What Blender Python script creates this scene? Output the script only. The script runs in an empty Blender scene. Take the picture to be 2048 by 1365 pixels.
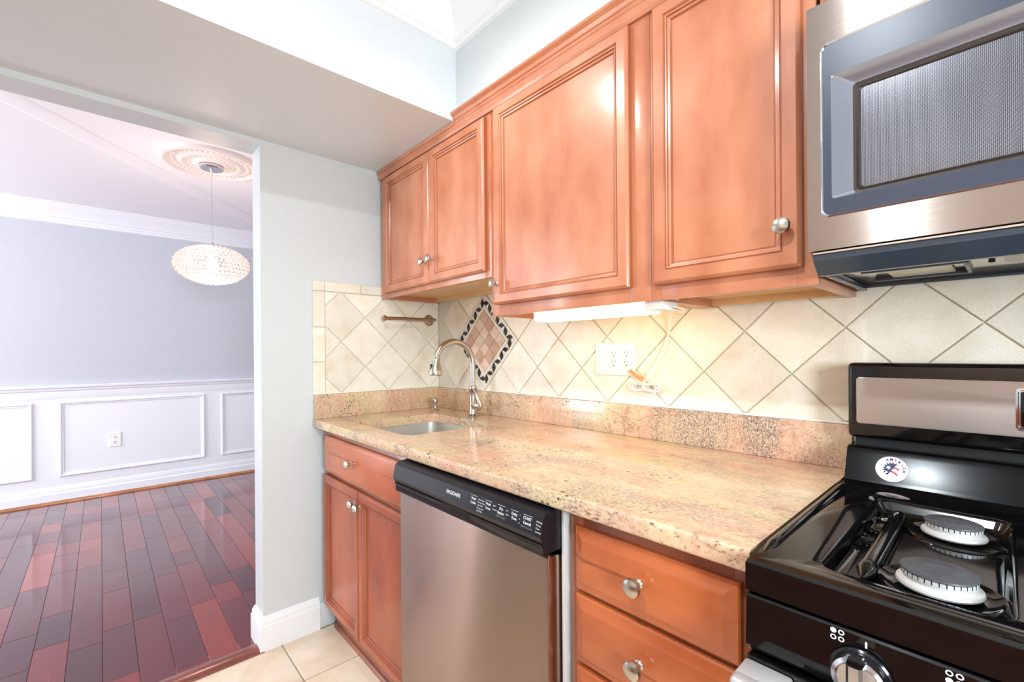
import bpy, bmesh, math, random
from mathutils import Vector, Matrix
random.seed(7)
PI = math.pi
C = bpy.context.scene.collection
scn = bpy.context.scene

# ------------------------------------------------------------------ camera
F_PX, CY0 = 902.3, 705.6
YAW, PIT, ROL = math.radians(42.346), math.radians(-0.02), math.radians(-0.435)
CAM = Vector((2.0279, -1.3187, 1.1963))
cd = bpy.data.cameras.new('camera'); cam = bpy.data.objects.new('camera', cd); C.objects.link(cam)
cd.sensor_fit = 'HORIZONTAL'; cd.sensor_width = 36.0
cd.lens = 36.0 * F_PX / 2048.0
cd.shift_y = (CY0 - 682.5) / 2048.0
cd.clip_start = 0.02
fw = Vector((-math.cos(YAW) * math.cos(PIT), math.sin(YAW) * math.cos(PIT), math.sin(PIT)))
r0 = Vector((math.sin(YAW), math.cos(YAW), 0)); u0 = r0.cross(fw)
r2 = math.cos(ROL) * r0 + math.sin(ROL) * u0; u2 = -math.sin(ROL) * r0 + math.cos(ROL) * u0
M4 = Matrix((r2, u2, -fw)).transposed().to_4x4(); M4.translation = CAM
cam.matrix_world = M4
scn.camera = cam

# ------------------------------------------------------------------ view, world, lamps
scn.view_settings.view_transform = 'Standard'
scn.view_settings.look = 'None'
scn.view_settings.gamma = 1.0
scn.view_settings.use_curve_mapping = False
scn.view_settings.exposure = 0.12
w = bpy.data.worlds.new('world'); scn.world = w; w.use_nodes = True
w.node_tree.nodes['Background'].inputs[0].default_value = (0.80, 0.90, 1.0, 1)
w.node_tree.nodes['Background'].inputs[1].default_value = 1.0

def lamp(name, kind, loc, power, color, size=None, size_y=None, aim=None, radius=None):
    d = bpy.data.lights.new(name, kind); o = bpy.data.objects.new(name, d); C.objects.link(o)
    o.location = loc; d.energy = power; d.color = color
    if kind == 'AREA':
        d.shape = 'RECTANGLE'; d.size = size; d.size_y = size_y
    if radius is not None: d.shadow_soft_size = radius
    if aim is not None:
        o.rotation_euler = (Vector(aim) - Vector(loc)).to_track_quat('-Z', 'Y').to_euler()
    return o

LAMP_A = (0.947, -0.945, 2.267)
sp_l = lamp('kitchen_ceiling_spot', 'SPOT', LAMP_A, 13, (1.0, 0.98, 0.95), radius=0.04, aim=(1.0, -0.15, 1.0))
sp_l.data.spot_size = math.radians(125); sp_l.data.spot_blend = 0.8
lamp('kitchen_dome_lamp', 'AREA', (1.72, -1.66, 2.42), 24, (0.84, 0.94, 1.0), 0.07, 0.07, aim=(1.70, -1.55, 0))
# daylight entering through the windows of the two rooms
lamp('kitchen_window_daylight', 'AREA', (3.45, -1.50, 1.38), 50, (0.80, 0.92, 1.0), 0.5, 0.65, aim=(0.6, -0.3, 1.2))
lamp('dining_window_daylight', 'AREA', (-1.9, -4.55, 1.5), 138, (0.90, 0.93, 1.0), 2.0, 1.7, aim=(-1.9, 0, 1.2))

# ------------------------------------------------------------------ materials
def new_mat(name):
    m = bpy.data.materials.new(name); m.use_nodes = True
    nt = m.node_tree; b = nt.nodes['Principled BSDF']
    return m, nt, b
def S(h):
    c = [int(h[i:i + 2], 16) / 255 for i in (0, 2, 4)]
    return tuple([(x / 12.92 if x <= 0.04045 else ((x + 0.055) / 1.055) ** 2.4) for x in c] + [1.0])
def N(nt, t, **kw):
    n = nt.nodes.new(t)
    for k, v in kw.items():
        if k.startswith('i_'): n.inputs[k[2:]].default_value = v
        else: setattr(n, k, v)
    return n
def L(nt, a, b): nt.links.new(a, b)
def coords(nt, scale=(1, 1, 1), rot=(0, 0, 0), kind='Object'):
    tc = N(nt, 'ShaderNodeTexCoord'); mp = N(nt, 'ShaderNodeMapping')
    mp.inputs['Scale'].default_value = scale; mp.inputs['Rotation'].default_value = rot
    L(nt, tc.outputs[kind], mp.inputs['Vector']); return mp.outputs[0]
def noise(nt, vec, scale, detail=3, rough=0.5, dist=0.0):
    n = N(nt, 'ShaderNodeTexNoise'); n.inputs['Scale'].default_value = scale
    n.inputs['Detail'].default_value = detail; n.inputs['Roughness'].default_value = rough
    n.inputs['Distortion'].default_value = dist
    L(nt, vec, n.inputs['Vector']); return n.outputs['Fac']
def ramp(nt, fac, stops):
    r = N(nt, 'ShaderNodeValToRGB'); e = r.color_ramp.elements
    e[0].position, e[0].color = stops[0]; e[1].position, e[1].color = stops[-1]
    for p, c in stops[1:-1]:
        k = e.new(p); k.color = c
    L(nt, fac, r.inputs[0]); return r.outputs[0]
def mix(nt, fac, a, b, mode='MIX'):
    m = N(nt, 'ShaderNodeMix', data_type='RGBA', blend_type=mode)
    for s, v in ((m.inputs[0], fac), (m.inputs[6], a), (m.inputs[7], b)):
        if hasattr(v, 'node'): L(nt, v, s)
        else: s.default_value = v
    return m.outputs[2]
def bump(nt, b, h, strength=0.2, dist=0.002):
    n = N(nt, 'ShaderNodeBump'); n.inputs['Strength'].default_value = strength; n.inputs['Distance'].default_value = dist
    L(nt, h, n.inputs['Height']); L(nt, n.outputs[0], b.inputs['Normal'])
def plain(name, col, rough=0.5, metal=0.0, spec=0.5, coat=0.0, nscale=None, namp=0.06, bstr=0.0):
    m, nt, b = new_mat(name)
    c = S(col) if isinstance(col, str) else col
    b.inputs['Roughness'].default_value = rough; b.inputs['Metallic'].default_value = metal
    b.inputs['Specular IOR Level'].default_value = spec; b.inputs['Coat Weight'].default_value = coat
    b.inputs['Coat Roughness'].default_value = 0.06
    if nscale:
        v = coords(nt); f = noise(nt, v, nscale, 4)
        lo = tuple([x * (1 - namp) for x in c[:3]] + [1]); hi = tuple([min(1, x * (1 + namp)) for x in c[:3]] + [1])
        L(nt, ramp(nt, f, [(0.3, lo), (0.7, hi)]), b.inputs['Base Color'])
        if bstr: bump(nt, b, f, bstr, 0.001)
    else: b.inputs['Base Color'].default_value = c
    return m
def emit(name, col, strength):
    m, nt, b = new_mat(name)
    b.inputs['Base Color'].default_value = S(col); b.inputs['Emission Color'].default_value = S(col)
    b.inputs['Emission Strength'].default_value = strength
    return m

def wood(name, axis='Z', dark='A85A36', mid='C47650', light='D6946E', rough=0.28, coat=0.55, streak=0.0):
    m, nt, b = new_mat(name)
    sc = {'Z': (7, 7, 0.7), 'X': (0.7, 7, 7)}[axis]
    v = coords(nt, sc)
    a = noise(nt, v, 1.2, 4, 0.55, 0.6)
    v2 = coords(nt, {'Z': (60, 60, 2.0), 'X': (2.0, 60, 60)}[axis])
    g = noise(nt, v2, 2.5, 3, 0.6)
    v3 = coords(nt, {'Z': (1.6, 1, .8), 'X': (.8, 1, 1.6)}[axis]); blot = noise(nt, v3, 5.0, 3, 0.55)
    c = mix(nt, 0.45, S(mid), ramp(nt, a, [(0.28, S(dark)), (0.5, S(mid)), (0.74, S(light))]))
    c = mix(nt, 0.10, c, ramp(nt, g, [(0.3, S(dark)), (0.7, S(light))]))
    c = mix(nt, 0.55, c, ramp(nt, blot, [(0.32, S(dark)), (0.68, S(light))]))
    if streak:
        st = noise(nt, coords(nt, (2.6, 1.0, 46) if axis == 'X' else (46, 1.0, 2.6)), 1.0, 1, 0.4, 0.15)
        st2 = ramp(nt, st, [(0.70, (0, 0, 0, 1)), (0.74, (1, 1, 1, 1))]); mm = N(nt, 'ShaderNodeMath', operation='MULTIPLY'); L(nt, st2, mm.inputs[0]); mm.inputs[1].default_value = streak
        c = mix(nt, mm.outputs[0], c, S('7A3416'))
    L(nt, c, b.inputs['Base Color'])
    b.inputs['Roughness'].default_value = rough + 0.08; b.inputs['Coat Weight'].default_value = coat
    b.inputs['Coat Roughness'].default_value = 0.16
    bump(nt, b, g, 0.04, 0.001)
    return m
def steel(name, col='C9C4C0', rough=0.28, axis='Z', aniso=0.75, scale=(3, 400, 400)):
    m, nt, b = new_mat(name)
    b.inputs['Base Color'].default_value = S(col); b.inputs['Metallic'].default_value = 1.0
    v = coords(nt, scale); f = noise(nt, v, 1.0, 2, 0.6)
    r = N(nt, 'ShaderNodeMapRange'); r.inputs['To Min'].default_value = rough - 0.05; r.inputs['To Max'].default_value = rough + 0.06
    L(nt, f, r.inputs['Value']); L(nt, r.outputs[0], b.inputs['Roughness'])
    if aniso:
        b.inputs['Anisotropic'].default_value = aniso; b.inputs['Anisotropic Rotation'].default_value = 0.25
        t = N(nt, 'ShaderNodeTangent', direction_type='RADIAL', axis=axis)
        L(nt, t.outputs[0], b.inputs['Tangent'])
    return m

def granite(name, vertical=False):
    """pink-cream granite: flowing cream/olive clouds, dense grey-black grain in drifts, dark garnet spots"""
    m, nt, b = new_mat(name)
    ang = (0, 0, math.radians(-24)); v = coords(nt)
    def th(sock, lo, hi): return ramp(nt, sock, [(lo, (0, 0, 0, 1)), (hi, (1, 1, 1, 1))])
    def mul(a, c):
        n = N(nt, 'ShaderNodeMath', operation='MULTIPLY'); L(nt, a, n.inputs[0])
        if hasattr(c, 'node'): L(nt, c, n.inputs[1])
        else: n.inputs[1].default_value = c
        return n.outputs[0]
    big = noise(nt, coords(nt, (2.6, 9.0, 2.6), ang), 1.1, 4, 0.6, 0.7)
    c = ramp(nt, big, [(0.30, S('D8A28C')), (0.43, S('E6B9A4')), (0.53, S('E8CBAC')), (0.63, S('DDCBA4')), (0.75, S('C9BA96'))])
    mid = noise(nt, coords(nt, (34, 60, 30) if not vertical else (60, 60, 26), ang if not vertical else (0, 0, 0)), 1.6, 5, 0.7)
    c = mix(nt, 0.30, c, ramp(nt, mid, [(0.34, S('A8806C')), (0.5, S('DDBCA0')), (0.64, S('F4E6D2'))]))
    # fine grain, denser and greyer inside drifting zones
    zone = th(noise(nt, coords(nt, (2.2, 3.0, 0.9), (0, 0, 0.35)), 1.9, 3, 0.55, 0.5), 0.42 if vertical else 0.52, 0.58 if vertical else 0.68)
    if vertical:
        sx = N(nt, 'ShaderNodeSeparateXYZ'); L(nt, v, sx.inputs[0])
        mr = N(nt, 'ShaderNodeMapRange'); L(nt, sx.outputs[0], mr.inputs['Value'])
        for k_, q_ in (('From Min', -0.55), ('From Max', 0.1), ('To Min', 0.25), ('To Max', 1.0)): mr.inputs[k_].default_value = q_
        zone = mul(zone, mr.outputs[0])
    gr = noise(nt, coords(nt, (110, 300, 170) if not vertical else (330, 330, 170), ang if not vertical else (0, 0, 0)), 1.0, 3, 0.72)
    gcol = ramp(nt, gr, [(0.38, S('2E3040')), (0.46, S('7C7A80')), (0.53, S('C9B4A6')), (0.62, S('EAD6C2'))])
    c = mix(nt, mul(zone, 0.7 if vertical else 0.6), c, gcol)
    c = mix(nt, 0.75, c, ramp(nt, gr, [(0.32, S('6A4E44')), (0.43, (1, 1, 1, 1))]), 'MULTIPLY')
    # dark garnet spots in clusters
    sp = N(nt, 'ShaderNodeTexVoronoi', feature='F1'); sp.inputs['Scale'].default_value = 120 if vertical else 85
    L(nt, coords(nt, (0.6, 1.1, 0.9), ang if not vertical else (0, 0, 0)), sp.inputs['Vector'])
    spots = mul(ramp(nt, sp.outputs['Distance'], [(0.22, (1, 1, 1, 1)), (0.36, (0, 0, 0, 1))]), th(noise(nt, v, 5.5, 5, 0.75), 0.57, 0.62))
    c = mix(nt, spots, c, S('40252A'))
    # thin olive-brown veins
    vein = ramp(nt, noise(nt, coords(nt, (1.2, 3.2, 2.4), (0, 0, math.radians(-20))), 2.2, 5, 0.6, 0.9),
                [(0.490, (0, 0, 0, 1)), (0.5, (1, 1, 1, 1)), (0.510, (0, 0, 0, 1))])
    c = mix(nt, mul(vein, 0.45), c, S('6A5C3A'))
    c = mix(nt, 1.0, c, (0.90, 0.86, 0.76, 1), 'MULTIPLY')
    L(nt, c, b.inputs['Base Color'])
    b.inputs['Roughness'].default_value = 0.16; b.inputs['Coat Weight'].default_value = 0.2; b.inputs['Coat Roughness'].default_value = 0.05
    return m

def tile_mat(name, a, b_, c_, scale=9.0, rough=0.38):
    m, nt, b = new_mat(name)
    v = coords(nt); at = N(nt, 'ShaderNodeAttribute', attribute_name='tone')
    f = noise(nt, v, scale, 5, 0.62, 0.4)
    c = ramp(nt, f, [(0.30, S(a)), (0.5, S(b_)), (0.68, S(c_))])
    sp = ramp(nt, noise(nt, v, 320, 2, 0.6), [(0.32, S('C0A488')), (0.44, (1, 1, 1, 1))])
    c = mix(nt, 0.22, c, sp, 'MULTIPLY')
    hs = N(nt, 'ShaderNodeHueSaturation'); L(nt, c, hs.inputs['Color'])
    mr = N(nt, 'ShaderNodeMapRange'); mr.inputs['To Min'].default_value = 0.90; mr.inputs['To Max'].default_value = 1.06
    L(nt, at.outputs['Fac'], mr.inputs['Value']); L(nt, mr.outputs[0], hs.inputs['Value'])
    L(nt, hs.outputs[0], b.inputs['Base Color']); b.inputs['Roughness'].default_value = rough
    bump(nt, b, f, 0.12, 0.003)
    return m

def plank_mat():
    m, nt, b = new_mat('cherry_planks')
    at = N(nt, 'ShaderNodeAttribute', attribute_name='tone')
    v = coords(nt, (1.2, 14, 1)); g = noise(nt, v, 3.0, 4, 0.6, 0.4)
    c = ramp(nt, at.outputs['Fac'], [(0.0, S('4C1C26')), (0.3, S('621E26')), (0.6, S('7A2628')), (0.85, S('8A3029')), (1.0, S('A04434'))])
    c = mix(nt, 0.30, c, ramp(nt, g, [(0.3, S('401A1A')), (0.7, S('B0634A'))]), 'OVERLAY')
    L(nt, c, b.inputs['Base Color']); b.inputs['Roughness'].default_value = 0.2
    b.inputs['Coat Weight'].default_value = 0.7; b.inputs['Coat Roughness'].default_value = 0.1; b.inputs['Coat IOR'].default_value = 1.5
    bump(nt, b, g, 0.03, 0.001)
    return m

M = {}
M['wall'] = plain('kitchen_wall_paint', 'D2D7D7', 0.34, nscale=40, namp=0.012, bstr=0.03)
M['soffit'] = plain('soffit_paint', 'DCE0E1', 0.3, nscale=40, namp=0.012, bstr=0.03)
M['ceil'] = plain('ceiling_paint', 'E2E2E6', 0.6)
M['white'] = plain('white_trim_paint', 'F2F3F4', 0.32)
M['dwall'] = plain('dining_wall_paint', 'C8CAD2', 0.5, nscale=30, namp=0.015)
M['dwhite'] = plain('wainscot_paint', 'EEEFF5', 0.35)
M['dceil'] = plain('dining_ceiling_paint', 'F4F3F5', 0.6)
M['wood'] = wood('maple_vertical', 'Z')
M['woodx'] = wood('maple_horizontal', 'X')
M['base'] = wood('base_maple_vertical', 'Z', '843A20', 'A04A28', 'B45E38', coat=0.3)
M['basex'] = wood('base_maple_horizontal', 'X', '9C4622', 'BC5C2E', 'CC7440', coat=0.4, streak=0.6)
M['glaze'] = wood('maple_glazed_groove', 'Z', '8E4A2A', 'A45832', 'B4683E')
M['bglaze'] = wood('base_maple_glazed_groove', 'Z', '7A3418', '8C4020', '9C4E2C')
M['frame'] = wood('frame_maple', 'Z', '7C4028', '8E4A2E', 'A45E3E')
M['raw'] = wood('unfinished_maple', 'X', 'D6A468', 'E2B67E', 'EBC692', 0.5)
M['granite'] = granite('granite_slab'); M['granitev'] = granite('granite_upstand', True)
M['tile'] = tile_mat('cream_stone_tile', 'E5D9C4', 'EFE7D5', 'F4EFE2')
M['tilep'] = tile_mat('pinkish_stone_tile', 'D2AE98', 'DCBEA8', 'E6CDBA', 14)
M['tiled'] = tile_mat('tan_stone_tile', 'B88E78', 'C49C86', 'D0AC96', 14)
M['grout'] = plain('tan_grout', 'DAD3C2', 0.8, nscale=60, namp=0.05)
M['floor_tile'] = tile_mat('floor_stone_tile', 'E2C6A8', 'EED9BE', 'F3E5D0', 6, 0.32)
M['fgrout'] = plain('floor_grout', 'A79882', 0.8)
M['darktile'] = plain('black_glass_tile', '1F1A1A', 0.2)
M['plank'] = plank_mat()
M['seam'] = plain('plank_seam', '2A1414', 0.6)
M['caulk'] = plain('white_caulk', 'F3EEE2', 0.4)
M['steel'] = steel('brushed_steel', 'ACA19A', 0.24, aniso=1.0)
M['dwsteel'] = steel('dishwasher_steel', 'AE9687', 0.32, aniso=0.95)
M['nickel'] = steel('satin_nickel', 'C8C0B4', 0.24, aniso=0)
M['bronze'] = steel('brushed_bronze_nickel', 'B79E88', 0.26, aniso=0)
M['chrome'] = steel('polished_chrome', 'D9D9DC', 0.07, aniso=0)
M['handle'] = plain('handle_silver', 'C6C2C0', 0.36, metal=0.35)
M['knobm'] = steel('brushed_knob_metal', 'C9C8CC', 0.16, aniso=0)
M['sink'] = steel('sink_steel', 'DEDCD6', 0.42, aniso=0)
M['black'] = plain('black_enamel', '0A0909', 0.07, spec=0.5, coat=0.1)
M['riser'] = plain('satin_black_enamel', '0C0A0A', 0.16, spec=0.12)
M['blackp'] = plain('black_plastic', '15151A', 0.34, spec=0.4)
M['blackg'] = plain('glossy_black_plastic', '0E0E10', 0.16)
M['dark'] = plain('dark_gap', '070707', 0.7)
M['capg'] = plain('burner_cap_enamel', '4C4C50', 0.42, nscale=120, namp=0.2)
M['alu'] = plain('cast_aluminium', 'DAD8D4', 0.45, metal=0.35)
M['plastic'] = plain('white_plastic', 'F4F3EE', 0.35)
M['slot'] = plain('outlet_slot', '3A3632', 0.6)
M['print'] = plain('white_print', 'F0F0F2', 0.5)
M['printdim'] = plain('grey_print', 'A0A0A6', 0.5)
M['navy'] = plain('navy_print', '1D2350', 0.5)
M['red'] = plain('red_print', 'C8333A', 0.5)
M['stick'] = plain('sticker_paper', 'ECE0DC', 0.45)
M['tag'] = plain('tan_paper_tag', 'CF9A62', 0.6)
M['cream'] = plain('medallion_plaster', 'EFE6E2', 0.5)
M['shoe'] = wood('shoe_moulding', 'X', '8A4A2A', 'B0703F', 'C98B5A')
M['thresh'] = wood('threshold_wood', 'X', '5A1F18', '743021', '8E4028', 0.2)
M['mwdark'] = plain('microwave_black_glass', '3B3F4C', 0.3, spec=0.3)
M['mwframe'] = plain('microwave_window_bezel', '9A9CA6', 0.2, metal=0.7)
M['mwline'] = plain('microwave_inner_gasket', '33261F', 0.4)
M['mwskirt'] = plain('microwave_skirt', '3C4652', 0.18)
M['mwbot'] = steel('microwave_bottom_plate', 'C8C4B4', 0.12, aniso=0)
M['lens'] = plain('lamp_lens', 'DCD6C0', 0.3)
M['tube'] = emit('fluorescent_diffuser', 'FFE298', 6.0)
M['bulb'] = emit('pendant_bulb', 'FFE2B8', 30.0)
def crystal():
    m, nt, b = new_mat('crystal_bead')
    b.inputs['Base Color'].default_value = S('FFF6F0'); b.inputs['Roughness'].default_value = 0.12
    b.inputs['Transmission Weight'].default_value = 0.9; b.inputs['IOR'].default_value = 1.45
    b.inputs['Subsurface Weight'].default_value = 0.0
    return m
M['crystal'] = crystal()
def meshscreen():
    m, nt, b = new_mat('perforated_screen')
    v = coords(nt, (520, 1, 520))
    sx = N(nt, 'ShaderNodeSeparateXYZ'); L(nt, v, sx.inputs[0])
    def tri(o):
        a = N(nt, 'ShaderNodeMath', operation='FRACT'); L(nt, o, a.inputs[0])
        s = N(nt, 'ShaderNodeMath', operation='SUBTRACT'); L(nt, a.outputs[0], s.inputs[0]); s.inputs[1].default_value = 0.5
        q = N(nt, 'ShaderNodeMath', operation='POWER'); L(nt, s.outputs[0], q.inputs[0]); q.inputs[1].default_value = 2; return q.outputs[0]
    ad = N(nt, 'ShaderNodeMath', operation='ADD'); L(nt, tri(sx.outputs[0]), ad.inputs[0]); L(nt, tri(sx.outputs[2]), ad.inputs[1])
    L(nt, ramp(nt, ad.outputs[0], [(0.10, S('8C8A92')), (0.16, S('2C2A30'))]), b.inputs['Base Color'])
    b.inputs['Roughness'].default_value = 0.22; b.inputs['Metallic'].default_value = 0.3
    b.inputs['Coat Weight'].default_value = 0.6; b.inputs['Coat Roughness'].default_value = 0.05
    return m
M['screen'] = meshscreen()
def filtermesh():
    m, nt, b = new_mat('filter_mesh')
    f = noise(nt, coords(nt), 420, 2, 0.6)
    L(nt, ramp(nt, f, [(0.4, S('5A5650')), (0.6, S('E8E4D8'))]), b.inputs['Base Color'])
    b.inputs['Metallic'].default_value = 0.6; b.inputs['Roughness'].default_value = 0.3
    return m
M['filter'] = filtermesh()

# ------------------------------------------------------------------ mesh helpers
def box(bm, x0, x1, y0, y1, z0, z1, bev=0.0, seg=2, mi=0):
    r = bmesh.ops.create_cube(bm, size=1.0)
    vs = r['verts']
    for v in vs:
        v.co = Vector((x0 + (v.co.x + .5) * (x1 - x0), y0 + (v.co.y + .5) * (y1 - y0), z0 + (v.co.z + .5) * (z1 - z0)))
    fs = set(f for v in vs for f in v.link_faces)
    for f in fs: f.material_index = mi
    if bev > 0:
        es = list(set(e for v in vs for e in v.link_edges))
        rr = bmesh.ops.bevel(bm, geom=es, offset=bev, segments=seg, affect='EDGES', profile=0.5)
        for f in rr['faces']: f.material_index = mi
    return bm
def axis_frame(d):
    d = Vector(d).normalized(); a = Vector((0, 0, 1)) if abs(d.z) < 0.9 else Vector((1, 0, 0))
    x = a.cross(d).normalized(); y = d.cross(x); return x, y, d
def lathe(bm, prof, origin=(0, 0, 0), d=(0, 0, 1), seg=32, mi=0, sy=1.0):
    x, y, z = axis_frame(d); o = Vector(origin); rings = []
    for r, h in prof:
        if r < 1e-6: rings.append([bm.verts.new(o + z * h)])
        else: rings.append([bm.verts.new(o + z * h + r * (math.cos(2 * PI * k / seg) * x + sy * math.sin(2 * PI * k / seg) * y)) for k in range(seg)])
    for a, b in zip(rings, rings[1:]):
        for k in range(seg):
            k2 = (k + 1) % seg
            if len(a) == 1 and len(b) == 1: continue
            if len(a) == 1: f = bm.faces.new((a[0], b[k], b[k2]))
            elif len(b) == 1: f = bm.faces.new((a[k], b[0], a[k2]))
            else: f = bm.faces.new((a[k], b[k], b[k2], a[k2]))
            f.material_index = mi; f.smooth = True
    return bm
def tube(bm, pts, r, seg=12, mi=0, caps=True):
    pts = [Vector(p) for p in pts]; n = len(pts); rs = r if isinstance(r, (list, tuple)) else [r] * n
    T = [(pts[min(i + 1, n - 1)] - pts[max(i - 1, 0)]).normalized() for i in range(n)]
    x, y, _ = axis_frame(T[0]); rings = []
    for i in range(n):
        t = T[i]; x = (x - t * x.dot(t)).normalized(); y = t.cross(x)
        rings.append([bm.verts.new(pts[i] + rs[i] * (math.cos(2 * PI * k / seg) * x + math.sin(2 * PI * k / seg) * y)) for k in range(seg)])
    for a, b in zip(rings, rings[1:]):
        for k in range(seg):
            f = bm.faces.new((a[k], a[(k + 1) % seg], b[(k + 1) % seg], b[k])); f.material_index = mi; f.smooth = True
    if caps:
        for q in (rings[0][::-1], rings[-1]):
            f = bm.faces.new(q); f.material_index = mi
    return bm
def prism(bm, prof, a0, a1, place, mi=0, caps=True):
    """extrude a closed 2-D profile from a0 to a1; place(p, q, a) -> xyz"""
    A = [bm.verts.new(place(p, q, a0)) for p, q in prof]; B = [bm.verts.new(place(p, q, a1)) for p, q in prof]
    n = len(prof)
    for k in range(n):
        f = bm.faces.new((A[k], A[(k + 1) % n], B[(k + 1) % n], B[k])); f.material_index = mi
    if caps:
        f = bm.faces.new(A[::-1]); f.material_index = mi
        f = bm.faces.new(B); f.material_index = mi
    return bm
def rings_panel(bm, x0, x1, z0, z1, yb, rings, mi=0, glaze=()):
    """front-facing (-Y) panel made of nested rectangles: rings = [(inset, height)], yb = back plane"""
    prev = None; first = None
    for ri, (ins, h) in enumerate(rings):
        a, b, c, d = x0 + ins, x1 - ins, z0 + ins, z1 - ins; y = yb - h
        cur = [bm.verts.new(p) for p in ((a, y, c), (b, y, c), (b, y, d), (a, y, d))]
        if prev:
            for k in range(4):
                f = bm.faces.new((prev[k], prev[(k + 1) % 4], cur[(k + 1) % 4], cur[k])); f.material_index = 1 if ri in glaze else mi
        else: first = cur
        prev = cur
    f = bm.faces.new(prev); f.material_index = mi
    f = bm.faces.new(first[::-1]); f.material_index = mi
    return bm
def rrect(cx, cy, hx, hy, r, n=6):
    out = []
    for sx, sy, a0 in ((1, 1, 0), (-1, 1, 90), (-1, -1, 180), (1, -1, 270)):
        for k in range(n + 1):
            a = math.radians(a0 + 90 * k / n)
            out.append((cx + sx * (hx - r) + r * math.cos(a), cy + sy * (hy - r) + r * math.sin(a)))
    return out
def loops_bridge(bm, loops, mi=0, close_last=True, mis=None):
    prev = None
    for i, lp in enumerate(loops):
        cur = [bm.verts.new(p) for p in lp]
        if prev:
            n = len(cur)
            for k in range(n):
                f = bm.faces.new((prev[k], prev[(k + 1) % n], cur[(k + 1) % n], cur[k]))
                f.material_index = mis[i - 1] if mis else mi
        prev = cur
    if close_last:
        f = bm.faces.new(prev); f.material_index = mis[-1] if mis else mi
    return bm

ORG = {}
def obj(name, bm, mat, parent=None, smooth=35, tones=None, fix=True):
    me = bpy.data.meshes.new(name)
    if fix: bmesh.ops.recalc_face_normals(bm, faces=bm.faces[:])
    bm.to_mesh(me); bm.free()
    for m in (mat if isinstance(mat, (list, tuple)) else [mat]): me.materials.append(m)
    if smooth:
        for p in me.polygons: p.use_smooth = True
        me.set_sharp_from_angle(angle=math.radians(smooth))
    o = bpy.data.objects.new(name, me); C.objects.link(o)
    if parent is not None:
        base = ORG[parent.name]; me.transform(Matrix.Translation(-base)); o.parent = parent; ORG[o.name] = base
    else: ORG[o.name] = Vector((0, 0, 0))
    return o
def tag(o, label, cat, group=None):
    o['label'] = label; o['category'] = cat
    if group: o['group'] = group
    return o
def recenter(o, loc):
    loc = Vector(loc); o.data.transform(Matrix.Translation(-loc)); o.location = loc; ORG[o.name] = loc
    return o
def thing(name, label, cat, loc, group=None):
    o = bpy.data.objects.new(name, None); C.objects.link(o); o.location = loc
    o.empty_display_size = 0.05
    ORG[o.name] = Vector(loc); return tag(o, label, cat, group)
def struct(name, bm, mat, smooth=35, fix=True):
    o = obj(name, bm, mat, None, smooth, fix=fix); o['kind'] = 'structure'; return o
B = bmesh.new
def text_bm(bm, s, size, origin, right, up, mi=0, align='LEFT', bold=0.0, squeeze=1.0):
    cu = bpy.data.curves.new('lettering', 'FONT'); cu.body = s; cu.size = size; cu.align_x = align; cu.offset = bold
    cu.resolution_u = 3
    ob = bpy.data.objects.new('lettering', cu); C.objects.link(ob)
    dg = bpy.context.evaluated_depsgraph_get(); me = bpy.data.meshes.new_from_object(ob.evaluated_get(dg))
    R, U, O = Vector(right), Vector(up), Vector(origin)
    vs = [bm.verts.new(O + R * (v.co.x * squeeze) + U * v.co.y) for v in me.vertices]
    for p in me.polygons:
        try:
            f = bm.faces.new([vs[i] for i in p.vertices]); f.material_index = mi
        except ValueError: pass
    bpy.data.objects.remove(ob); bpy.data.meshes.remove(me); bpy.data.curves.remove(cu)
    return bm

# ------------------------------------------------------------------ the setting
CEIL = 2.46; SOF = 2.064; SX = 0.636; DCEIL = 2.435; FARX = -3.19; JY = -0.84
b = B(); box(b, 0, 3.6, 0.012, 0.15, 0, CEIL + .1); struct('wall_back', b, M['wall'])
b = B(); box(b, -0.12, 0, JY, 0.15, 0, CEIL + .1)
box(b, -0.12, 0, -1.95, JY, 2.043, CEIL + .1); box(b, -0.12, 0, -4.6, -1.95, 0, CEIL + .1)
struct('wall_left', b, M['wall'])
b = B(); box(b, 3.5, 3.62, -4.6, -1.85, 0, CEIL + .1); box(b, 3.5, 3.62, -.75, 0.15, 0, CEIL + .1)
box(b, 3.5, 3.62, -1.85, -.75, 0, 0.85); box(b, 3.5, 3.62, -1.85, -.75, 2.05, CEIL + .1)
struct('wall_right', b, M['wall'])
# the far side of the kitchen, behind the photographer: painted wall, with flat panels for unseen opposite cabinets, added for reflections
b = B(); box(b, 0.0, 3.5, -2.47, -2.35, 0, CEIL + .1, mi=0); box(b, 0.9, 3.5, -2.35, -2.33, 0.0, 0.9, mi=1); box(b, 0.9, 3.5, -2.35, -2.33, 1.42, 2.05, mi=2)
struct('wall_front', b, [M['wall'], M['frame'], plain('pale_cabinet_paint', 'D9B8A2', 0.4)])
b = B(); box(b, -0.12, 3.62, -4.62, 0.15, CEIL, CEIL + .1); struct('ceiling', b, M['ceil'])
# soffit over the doorway side and the bulkhead above the cabinets
b = B(); box(b, 0, SX, -4.5, 0.012, SOF, CEIL); struct('wall_soffit', b, M['soffit'])
b = B(); box(b, SX, 3.5, -0.325, 0.012, SOF + .03, CEIL); struct('wall_bulkhead', b, M['wall'])

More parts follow.
